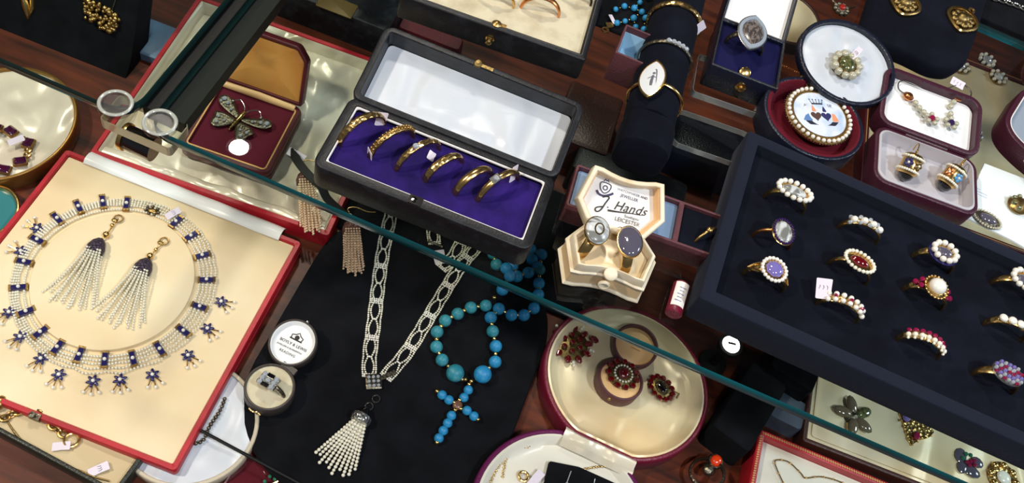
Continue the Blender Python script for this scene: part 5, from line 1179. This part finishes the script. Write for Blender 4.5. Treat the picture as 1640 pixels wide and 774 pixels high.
# ---------------------------------------------------------------- lower right cases
bl = P(1285, 706, 14); d = P(1480, 782, 14) - bl; an = math.atan2(d.y, d.x); ux = d.normalized(); uy = Vector((-ux.y, ux.x, 0)); W, D = 190, 82
c = bl + ux * (W / 2) + uy * (D / 2)
t = T('brooch_case', 'long brown leather case with cream velvet showing below the navy tray, holding flower brooches', 'jewellery case', (c.x, c.y, 0), an)
part(t, 'base', shell(rr(W, D, 2, 3), 14, 3, 9), mat('brown_leather', (66, 34, 26), .45, bump=(800, .4, .3, 'cells'))); part(t, 'cream_pad', pillow(rr(W - 6.4, D - 6.4, 1, 3), 8, 11.6, .6, .3, .05), SATINFLAT, label='cream velvet pad')
part(t, 'raised_border', hoop(rr(W - 12, D - 12, 2, 3), 11.4, 12.6, 1.4), SATINFLAT)
p = P(1366, 668, 13)
t = T('flower_brooch', 'smoky quartz flower brooch with five long petals, in the brown case', 'brooch', (p.x, p.y, 12), R_(-8))
for k, a in enumerate((118, 50, -18, -42 - 40, 188)):
    a = R_(a); part(t, 'petal', MB().gem((7.2 * math.cos(a), 7.2 * math.sin(a), 2.4), 6.4, 3.7, 1.8, 10, rot=0, M=None) if False else MB().add(*(lambda m_: ([Matrix.Rotation(a, 3, 'Z') @ v for v in m_.v], m_.f))(MB().gem((7.4, 0, 2.4), 6.4, 3.7, 1.8, 10))), MOSS if k == 1 else mat('smoky_quartz', (118, 104, 84), .06, .2, .9, coat=1) if 'smoky_quartz' not in MATS else MATS['smoky_quartz'])
part(t, 'setting', MB().lathe([(0, 0), (6, 0), (5, 1.6), (2, 3.4), (0, 4)], 16), OLDSILVER); part(t, 'stem', MB().tube(cat([(-2, -6, 1), (0, -11, 1), (3, -12.6, 1), (5, -11, 1)], .8), .9, 8), GOLD)
p = P(1464, 690, 13)
t = T('star_brooch', 'gold openwork brooch with pink and violet stones, half under the navy tray', 'brooch', (p.x, p.y, 12), R_(-4))
part(t, 'setting', MB().loft([z3(rpoly([(-12, 7), (-9, 3), (-3, -9), (0, -11), (3, -6), (10, 0), (13, 6), (0, 12)], 1.6), z) for z in (0, 1.4)]), CHASED); part(t, 'violet_stone', MB().gem((-7, 5, 2.2), 2.6, 2.6, 1.6, 8), LILAC); part(t, 'pink_stone', MB().gem((1.5, -3.5, 2.2), 2.4, 3, 1.6, 8), RUBY)
many(t, 'gold_bead', MB().sph((0, 0, 0), .8, 8, 6), GOLD, [(-10, 2, 1.6), (-7, -1, 1.6), (-5, -4, 1.6), (-3, -8, 1.6), (0, -10.6, 1.6), (3, -6.6, 1.6), (5, -3, 1.6), (8, -1, 1.6), (11, 2, 1.6)])
p = P(1549, 741, 13)
t = T('spray_brooch', 'dark leaf spray brooch with green and ruby stones in the brown case', 'brooch', (p.x, p.y, 12), R_(-10))
part(t, 'leaves', MB().sph((-5, 2, 1), 4, 10, 7, (1, 1.3, .3)).sph((4, -4, 1), 5, 10, 7, (1.2, .8, .3)).sph((6, 4, 1), 3.6, 10, 7, (1.2, 1, .3)).sph((-2, -5, 1), 3.6, 10, 7, (1, 1.2, .3)), SMOKE)
for x, y, m_ in ((-3, 4, EMER), (-4, 0, EMER), (0, 5, EMER), (1, 1, RUBY), (3, 3, RUBY), (4, 0, RUBY), (1, -2, RUBY), (-1, -1, RUBY)): part(t, 'stone', MB().gem((x, y, 2.4), 1.5, 1.5, 1.2, 8), m_)
p = P(1606, 766, 13)
t = T('gold_brooch', 'round gold and cream brooch at the bottom edge of the brown case', 'brooch', (p.x, p.y, 12), 0)
part(t, 'setting', MB().lathe([(0, 0), (10, 0), (10.6, 1), (8, 2), (6, 1.6), (0, 2)], 24), CHASED); many(t, 'gold_scroll', MB().sph((0, 0, 0), 2.4, 10, 7, (1, 1, .6)), GOLD, circ(8, 8.4, 8.4, 2)); part(t, 'cream_centre', dome(4.6, 4.6, 2, c=(0, 0, 2)), PEARL)
c, an, W, D = fit((1216, 686), (1440, 780), (1411, 870), 17)
c2 = P(1216, 686, 17); ux = Vector((math.cos(an), math.sin(an), 0)); uy = Vector((-ux.y, ux.x, 0)); W, D = 130, 60
c = c2 + ux * (W / 2) - uy * (D / 2)
t = T('necklace_case', 'red leather case with gilt tooled edge and pale satin, holding a thin gold chain', 'jewellery case', (c.x, c.y, 0), an)
part(t, 'base', shell(rr(W, D, 1, 3), 17, 4, 8), RED)
gd = MB(); l = rr(W - 3.4, D - 3.4, .6, 1)
for i in range(int((W - 6) / 1.5)): gd.box((-W / 2 + 3 + i * 1.5, D / 2 - 2, 17), (.9, 1.5, .4), .5)
for i in range(int((D - 6) / 1.5)): gd.box((-W / 2 + 2, -D / 2 + 3 + i * 1.5, 17), (1.5, .9, .4), .5)
part(t, 'gilt_tooling', gd, GILT, label='gilt tooled border'); part(t, 'satin_lining', pillow(rr(W - 8.4, D - 8.4, 1, 3), 7, 11, .8, .6, .06), MATS['pale_satin'], label='pale satin lining')
t2 = T('gold_chain', 'hair thin gold chain laid on the satin of the gilt edged red case', 'chain', (lambda v: (v.x, v.y, 12.2))(P(1300, 755, 12)))
q = cat([t2.l(x, y, 12.5) for x, y in ((1262, 790), (1244, 752), (1242, 738), (1262, 740), (1282, 758), (1290, 766), (1315, 764), (1345, 772), (1380, 790))], 1.0)
part(t2, 'chain', MB().tube([(v.x, v.y, .5) for v in q], .4, 6), OLDGOLD); part(t2, 'link_beads', pearls([(v.x, v.y, .6) for v in q[::6]], .7, 6, 5), GOLD)
# fire opal ring
p = P(1143, 745, 12)
t = T('dress_ring', 'dark ornate ring with a glowing orange stone at the bottom edge, between two cases', 'ring', (p.x, p.y, 4), R_(70))
part(t, 'band', MB().band(9, 4, 1.6, .6), OLDSILVER, (-6, 0, 6), (R_(70), 0, 0)); part(t, 'setting', MB().lathe([(0, 0), (4.4, .4), (4.8, 3), (4.2, 4.6), (0, 5)], 18).sph((-6, 0, 2), 3.4, 10, 7, (1.3, 1.2, .8)), OLDSILVER, (4, 0, 2)); part(t, 'stone', dome(3.8, 3.4, 2.6, c=(4, 0, 6.8)), CORAL, label='orange fire opal')
# ---------------------------------------------------------------- dark stands at the lower right and under the shelf
def stand(label, px, py, z, w_, d_, h_, rz, m_=VELBLACK, tilt=0, name='display_stand', cat_='display stand'):
    p = P(px, py, z); b = MB().loft([[Vector((x * 1.0, y, 0)) for x, y in rr(w_, d_, 3)], [Vector((x * .98, y * .9 + d_ * tilt, h_ - 1)) for x, y in rr(w_, d_, 3)], [Vector((x * .94, y * .85 + d_ * tilt, h_)) for x, y in rr(w_, d_, 3)]])
    return solo(name, b, m_, label, cat_, (p.x, p.y, 0), rz)
stand('black velvet bracelet stand in shadow between the wine case and gilt edged red case', 1190, 660, 10, 26, 60, 22, R_(-16))
stand('black velvet block beside the bracelet stand, under the bright teal glass edge', 1262, 590, 10, 30, 40, 26, R_(-10))
stand('grey silk covered block next to the gilt edged red case', 1256, 662, 6, 22, 22, 12, R_(-4), mat('grey_silk', (88, 100, 118), .35, bump=(40, .4, 3, 'fold')), 0, 'display_block', 'display block')
stand('black box added for the darkness under the shelf behind the navy tray corner', 1120, 235, 20, 90, 36, 30, R_(2), NAVYLEATHER, 0, 'jewellery_box', 'jewellery box')  # added to darken the floor where only darkness shows through the glass
stand('long dark box added for the darkness under the shelf behind the maroon compartment box', 1000, 300, 10, 80, 26, 24, R_(2), BLACKLEATHER, 0, 'jewellery_box', 'jewellery box')  # second added dark filler below the glass
stand('dark brown block added for the brownish glass reflection behind the purple lined box', 940, 195, 20, 40, 60, 26, R_(3), MATS['brown_leather'], 0, 'jewellery_box', 'jewellery box')  # brown block put in for a reflection in the glass
stand('black box with a worn gold top behind the red lid at the top', 520, -22, 24, 110, 40, 24, R_(3), BLACKLEATHER, 0, 'jewellery_box', 'jewellery box')
p = P(540, 8, 25); solo('gold_label', slab(rr(26, 14, 1), 0, .6, .2), mat('dull_gold_paper', (104, 84, 44), .5, .3), 'dull gold card lying on the black box behind the red lid', 'card', (p.x, p.y, 24.05), R_(3))
stand('small maroon box glimpsed between the two black ring boxes at the top', 690, 56, 8, 48, 14, 10, R_(3), MAROON, 0, 'jewellery_box', 'jewellery box')
solo('trim_1', slab(rr(190, 810, 2, 3, (300, 723)), 143, 149, .8), VELBLACK, '', '', kind='structure')
# ---------------------------------------------------------------- bottom left beige case
a = P(0, 694, 12); b = P(140, 770, 12); d = b - a; an = math.atan2(d.y, d.x); ux = d.normalized(); uy = Vector((-ux.y, ux.x, 0)); W, D = 200, 46
br = P(272, 838, 12); c = a + ux * ((br - a).dot(ux) - W / 2 - 30) + uy * (D / 2)
t = T('bracelet_case', 'beige silk lined case with dark green rim in front of the red case', 'jewellery case', (c.x, c.y, 0), an)
part(t, 'base', shell(rr(W, D, 2, 3), 12, 2.4, 6), mat('dark_green_leather', (34, 38, 30), .4, bump=(800, .4, .3, 'cells'))); part(t, 'silk_pad', pillow(rr(W - 5, D - 5, 1, 3), 5, 8.6, .8, .8, .05), mat('beige_silk', (196, 176, 136), .45, sheen=.2, bump=(20, .3, 4, 'fold')), label='beige silk pad')
part(t, 'satin_roll', MB().tube([(W / 2 - 92, D / 2 - 6, 9), (W / 2 - 50, D / 2 - 7, 9.6), (W / 2 - 8, D / 2 - 12, 9.4)], [1.6, 4, 5.6], 14, flat=.5), SATIN, label='bright cream satin fold')
t = T('gold_bracelet', 'gold chain bracelet with round clasp on the beige silk below the red case', 'bracelet', (lambda v: (v.x, v.y, 9))(P(60, 690, 9)))
q = cat([t.l(x, y, 10) for x, y in ((-14, 668), (6, 671), (30, 661), (50, 660), (66, 664), (78, 678), (95, 692), (108, 702))], 3.3)
tor = MB().tube([Vector((2.2 * math.cos(k), 1.5 * math.sin(k), 0)) for k in [i * PI / 6 for i in range(12)]], .75, 7, True)
tm = mesh_of('link', tor, OLDGOLD)
for i, v in enumerate(q):
    dd = q[min(i + 1, len(q) - 1)] - q[max(0, i - 1)]
    part(t, 'link', tm, None, (v.x, v.y, 1.4 + .4 * (i % 2)), (R_(60 * (i % 2)), 0, math.atan2(dd.y, dd.x)))
v = t.l(115, 706, 10); part(t, 'ring_clasp', MB().tube([Vector((v.x + 3.4 * math.cos(k), v.y + 3.4 * math.sin(k), 1.6)) for k in [i * PI / 9 for i in range(18)]], .8, 8, True), GOLD)
tagp(t, t.l(98, 715, 10.6), (.15, 0, R_(-65)), 4.4, 9, False)
v = t.l(0, 648, 10); part(t, 'charm', MB().sph((v.x, v.y, 2.6), 3.4, 10, 8, (.9, 1.3, .8)), OLDGOLD)
t = T('thin_chain', 'thin dull chain with a white paper tag near the bottom edge, on beige silk', 'chain', (lambda v: (v.x, v.y, 9))(P(150, 750, 9)))
for pix in (((105, 748), (130, 755), (150, 764), (180, 772)), ((12, 676), (25, 695), (40, 713)), ((56, 722), (66, 727), (70, 732))):
    part(t, 'chain', MB().tube([(v.x, v.y, .5) for v in cat([t.l(x, y, 9.5) for x, y in pix], 1.5)], .5, 6), DARKGOLD)
tagp(t, t.l(158, 752, 10), (.1, 0, R_(-42)), 4.6, 10, True)
# ---------------------------------------------------------------- round white satin dish half under the red case
p = P(296, 672, 8); t = T('round_case', 'round white satin dish half hidden under the corner of the red case', 'jewellery case', (p.x + 2, p.y, 0))
part(t, 'base', shell(ell(36, 35, 56), 8, 2.2, 4), mat('tan_rim', (196, 184, 160), .5)); part(t, 'satin_lining', pillow(ell(33.7, 32.7, 48), 4, 6.4, .6, 1.0, .08, 4), SATINBLUE, label='white satin lining')
t2 = T('silver_bracelet', 'dark silver bracelet resting on the white satin dish', 'bracelet', (lambda v: (v.x, v.y, 7.6))(P(332, 688, 8)))
part(t2, 'chain', pearls([(v.x, v.y, 1) for v in cat([t2.l(x, y, 8) for x, y in ((360, 640), (352, 660), (336, 684), (326, 706), (312, 712))], 2.2)], 1.1, 7, 5, .1), OLDSILVER)
# ---------------------------------------------------------------- wine velvet panel under clear plate
a = P(414, 688, 3); b = P(352, 786, 3)
g = a - b; an = math.atan2(g.y, g.x) - PI / 2; ux = Vector((math.cos(an), math.sin(an), 0)); uy = Vector((-ux.y, ux.x, 0)); c = a + ux * 34 - uy * 26
t = T('display_tray', 'wine velvet panel under a clear acrylic cover beside the black velvet board', 'display panel', (c.x, c.y, 0), an)
part(t, 'panel', slab(rr(67, 66, 1, 2), 0, 1.6, .3), VELWINE); part(t, 'cover', slab(rr(68, 67, 1, 2), 1.7, 3.1, .2), ACRYLIC, label='clear acrylic cover'); part(t, 'edge', hoop(rr(68.4, 67.4, 1, 2), 1.7, 3.1, .8), mat('pink_acrylic_edge', (150, 110, 116), .2, coat=1), label='pale polished edge')
t = T('bar_brooch', 'gold bar brooch with dark green beads at the bottom edge', 'brooch', (lambda v: (v.x, v.y, 3.4))(P(450, 768, 4)))
v0, v1 = t.l(428, 780, 4), t.l(472, 757, 4)
part(t, 'bar', MB().tube([(v0.x, v0.y, 1), (v1.x, v1.y, 1)], .8, 8), GOLD); many(t, 'green_bead', MB().sph((0, 0, 0), 1.1, 8, 6), EMER, [Vector((q.x, q.y, 1.1)) for q in (t.l(x, y, 4) for x, y in ((432, 764), (438, 757), (444, 760), (440, 768), (424, 772), (458, 750)))])
a = P(322, 690, 12); b = P(486, 778, 9); solo('metal_rod', MB().tube([a - a, (b - a)], .9, 8), BARMETAL, 'thin dark metal rod running from the red case corner across the wine panel', 'rod', a)
# ---------------------------------------------------------------- round dishes at the left
p = P(4, 194, 12); t = T('round_dish', 'round cream satin dish with a gilt rim holding a purple stone bracelet', 'dish', (p.x, p.y, 0))
part(t, 'base', shell(ell(39, 44, 64), 12, 2, 6), mat('dull_gilt', (150, 112, 56), .35, .7)); part(t, 'satin_lining', pillow(ell(37.2, 42.2, 56), 6, 9.4, .6, 3.4, .06, 12, 16), SATIN, label='rumpled cream satin lining')
t = T('gem_bracelet', 'bracelet of square purple stones in gold links on the round cream dish', 'bracelet', (lambda v: (v.x, v.y, 11.4))(P(30, 235, 12)))
for x, y, a in ((-8, 204, 10), (17, 210, -15), (45, 229, -80), (32, 258, 40), (6, 271, 15), (-20, 278, 5)):
    v = t.l(x, y, 13); o = part(t, 'setting', MB().loft([z3(rr(7.4, 6, 1), 0), z3(rr(8, 6.6, 1), 1), z3(rr(7, 5.6, 1), 2)]), OLDGOLD, (v.x, v.y, 0), (0, 0, R_(a)))
    part(o, 'stone', MB().loft([z3(rr(6.4, 5, 1), 1.6), z3(rr(6.4, 5, 1), 2.4), z3(rr(4.4, 3, .6), 3.4)]), DARKPURPLE)
for x, y in ((44, 241), (43, 248), (36, 222)):
    v = t.l(x, y, 13); part(t, 'gold_link', MB().tube([Vector((v.x + 1.4 * math.cos(k), v.y + 1.4 * math.sin(k), 1.2)) for k in [i * PI / 5 for i in range(10)]], .8, 7, True), GOLD)
tagp(t, t.l(26, 225, 14), (.1, .1, R_(-40)), 4.4, 9, False)
p = P(-24, 338, 8); t = T('round_dish', 'teal enamel dish with gilt rim at the photo edge beside the red case', 'dish', (p.x, p.y, 0))
part(t, 'base', shell(ell(17, 19, 40), 8, 2, 4), GOLD); part(t, 'enamel', MB().loft([z3(ell(15, 17, 40), 3.8), z3(ell(15, 17, 40), 4.8), z3(ell(8, 8, 40), 4.4), z3(ell(.5, .5, 40), 4.3)]), mat('teal_enamel', (60, 128, 134), .2, coat=.6), label='teal enamel inside')
# ---------------------------------------------------------------- black earring stand, top left
p = P(206, 128, 0); tl_ = R_(48)
t = T('earring_stand', 'upright black velvet earring stand carrying old gold earrings, behind the red lid', 'display stand', (p.x, p.y, 0), R_(2))
part(t, 'panel', MB().loft([[Vector((x, y, 0)) for x, y in ((-170, 0), (-2, 0), (-2, 26), (-170, 26))], [Vector((x, y + 8, 9)) for x, y in ((-170, 0), (-2, 0), (-2, 22), (-170, 22))], [Vector((x, y + 64, 96)) for x, y in ((-164, 0), (-6, 0), (-6, 10), (-164, 10))]]), VELBLACK)
def onface(px, py):
    """point of the slanted front of the stand seen at this pixel"""
    n_ = Vector((0, -87, 56)).normalized(); o_ = t.loc + Vector((0, 8, 9)); dr_ = (P(px, py, 0) - CAM); k = (o_ - CAM).dot(n_) / dr_.dot(n_); return CAM + dr_ * k
ft = math.atan2(87, 56)
p = onface(165, 24); e = T('gold_cluster_earring', 'old gold grape cluster earring on the black stand', 'earring', p, rot=(ft, 0, R_(2)))
random.seed(3); cl = MB()
for k in range(90):
    u, v = random.uniform(-1, 1), random.uniform(-1, 1); wd = 1 - .35 * abs(u)
    cl.sph((u * 12, v * 8 * wd - u * 2.4, 1.4 + random.uniform(0, 2.2)), random.uniform(1.1, 2.0), 7, 5)
part(e, 'cluster', cl, OLDGOLD); part(e, 'bright_bead', MB().sph((-9, -5, 3), 1.3, 8, 6).sph((-4, -4, 4), 1.2, 8, 6).sph((10, 2, 3.4), 1.6, 8, 6), GOLD); part(e, 'wire', MB().tube([(6, 6, 1.5), (7, 16, 1), (7.5, 26, 1)], .4, 6), OLDSILVER)
p = onface(47, 8); e = T('gold_leaf_earring', 'pointed old gold leaf earring on the black stand at the top edge', 'earring', p, rot=(ft, 0, R_(2)))
part(e, 'leaf', MB().loft([z3([(x * 6, y * 8) for x, y in rpoly([(0, -1.3), (.9, -.4), (.9, .6), (0, 1), (-.9, .8), (-1, -.2)], .4)], z) for z in (0, 1.4)]).tube([(-4, 6, 2), (0, 0, 3.4), (2, -8, 2)], [1.6, 2.4, 1], 8).tube([(2, 7, 2), (4, 0, 2.6), (2, -7, 2)], [1.2, 1.6, .8], 8), GOLD)
p = P(238, 64, 8); solo('blue_box', MB().loft([z3(rr(24, 30, 1, 2), 0), z3(rr(24, 30, 1, 2), 6), z3(rr(22, 28, 1, 2), 7)]), mat('blue_grey_card', (96, 126, 158), .5), 'small blue grey box glimpsed between the black stand and the red lid', 'box', (p.x + 2, p.y + 4, 0), R_(3))
# ---------------------------------------------------------------- far right cream tray under the shelf
c, an, W, D = fit((1395, 36), (1760, 176), (1700, 430), 12)
t = T('brooch_tray', 'long cream silk tray scattered with pale brooches, below the plum earring case', 'display tray', (c.x, c.y, 0), an)
part(t, 'base', shell(rr(W, D, 2, 3), 13, 4, 8), MAROON); part(t, 'silk_pad', pillow(rr(W - 8.4, D - 8.4, 1, 3), 7, 10.6, .6, .8, .05), SATINFLAT, label='cream silk pad')
part(t, 'gilt_line', hoop(rr(W - 3, D - 3, 2, 3), 13, 13.2, .7), GILT)
for lab, x, y, big in (('pale crystal brooch on the cream silk tray nearest the navy velvet pad', 1540, 104, 0), ('round rock crystal on the cream silk tray, between the pad and the edge case', 1582, 95, 1), ('gilt framed crystal brooch on the cream silk tray beside the earring case lid', 1560, 213, 2), ('row of pale pearls on the cream silk tray above the earring case', 1600, 122, 3)):
    p = P(x, y, 14); e = T('brooch', lab, 'brooch', (p.x, p.y, 11.6), R_(-6 + 20 * big), group=None)
    part(e, 'setting', MB().lathe([(0, 0), (8, 0), (8.4, 1), (4, 1.6), (0, 2)], 20), OLDGOLD if big != 1 else SILVER)
    part(e, 'stone', dome(4, 4, 2.6, c=(0, 0, 1.8)), DIAMOND if big < 2 else HAIRST); many(e, 'pearl', MB().sph((0, 0, 0), 1.6, 10, 8), PEARL if big != 2 else DIAMOND, circ(8, 6.6, 6.6, 2))
# white card, brooches on it
pl = [P(*q, Z0 + 1) for q in ((1540, 345), (1576, 262), (1680, 302), (1680, 420), (1620, 385))]; c = sum(pl, Vector()) / 5
cc2 = slab([((p - c).x, (p - c).y) for p in pl][::1] if True else [], 0, 1, .2)
def ccw(l):
    a = sum(l[i - 1][0] * l[i][1] - l[i][0] * l[i - 1][1] for i in range(len(l))); return l if a > 0 else l[::-1]
t = T('white_card', 'stiff white card behind the navy tray near the edge of the photo', 'card', (c.x, c.y, Z0 + .2), 0)
part(t, 'card', slab(ccw([((p - c).x, (p - c).y) for p in pl]), 0, 1.2, .2), mat('white_card_paper', (232, 240, 240), .6)); v = t.l(1563, 305, Z0 + 1.5); part(t, 'print', MB().box((v.x + 1, v.y, 1.25), (11, .5, .1), -.05).box((v.x - 1, v.y + 2, 1.25), (7, .4, .1), -.05).box((v.x + 2, v.y - 2, 1.25), (9, .4, .1), -.05), mat('pale_print', (170, 190, 210), .7), label='faint printed lines')
p = P(1584, 349, Z0 + 4); t = T('pearl_brooch', 'oval grey brooch edged with tiny pearls on the white card', 'brooch', (p.x, p.y, Z0 + 1.5), R_(-4))
part(t, 'setting', MB().lathe([(0, 0), (1, 0), (1.05, .1), (.8, .24), (0, .3)], 30, M=Matrix.Diagonal((8, 5, 6))), OLDSILVER); many(t, 'pearl', MB().sph((0, 0, 0), .7, 8, 6), GREYPEARL, circ(30, 7.7, 4.9, 1.2)); part(t, 'stone', dome(5, 2.8, 1.6, c=(0, 0, 1.5)), SMOKE)
p = P(1634, 326, Z0 + 5); t = T('round_brooch', 'round mottled gold brooch on the white card under the edge case', 'brooch', (p.x, p.y, Z0 + 1.5), 0)
part(t, 'setting', MB().lathe([(0, 0), (5, 0), (6, 1.6), (5, 3.6), (2.6, 4.8), (0, 5)], 24), OLDGOLD); many(t, 'stone', MB().sph((0, 0, 0), 1.5, 8, 6), MOSS, circ(7, 4.2, 4.2, 4))
# silver chain on the far block
t = T('silver_chain', 'chunky silver chain lying on the black velvet board in the far corner', 'chain', (lambda v: (v.x, v.y, 149.2))(P(1620, 8, 149)))
for i, (x, y) in enumerate(((1592, -2), (1604, 1), (1616, 5), (1628, 9), (1640, 14))):
    v = t.l(x, y, 150); part(t, 'link', MB().tube([Vector((v.x + 2.4 * math.cos(k), v.y + 1.7 * math.sin(k), 1)) for k in [j * PI / 6 for j in range(12)]], .7, 7, True), SILVER)
# round dish behind the blue velvet box
p = P(1262, 28, 8); t = T('round_dish', 'round cream dish with brown rim partly hidden behind the blue velvet ring box', 'dish', (p.x, p.y, 0))
part(t, 'base', shell(ell(30, 32, 48), 9, 3, 5), MATS['brown_leather']); part(t, 'satin_lining', pillow(ell(27, 29, 40), 5, 7.6, .6, .8, .07), SATINFLAT, label='cream satin lining')
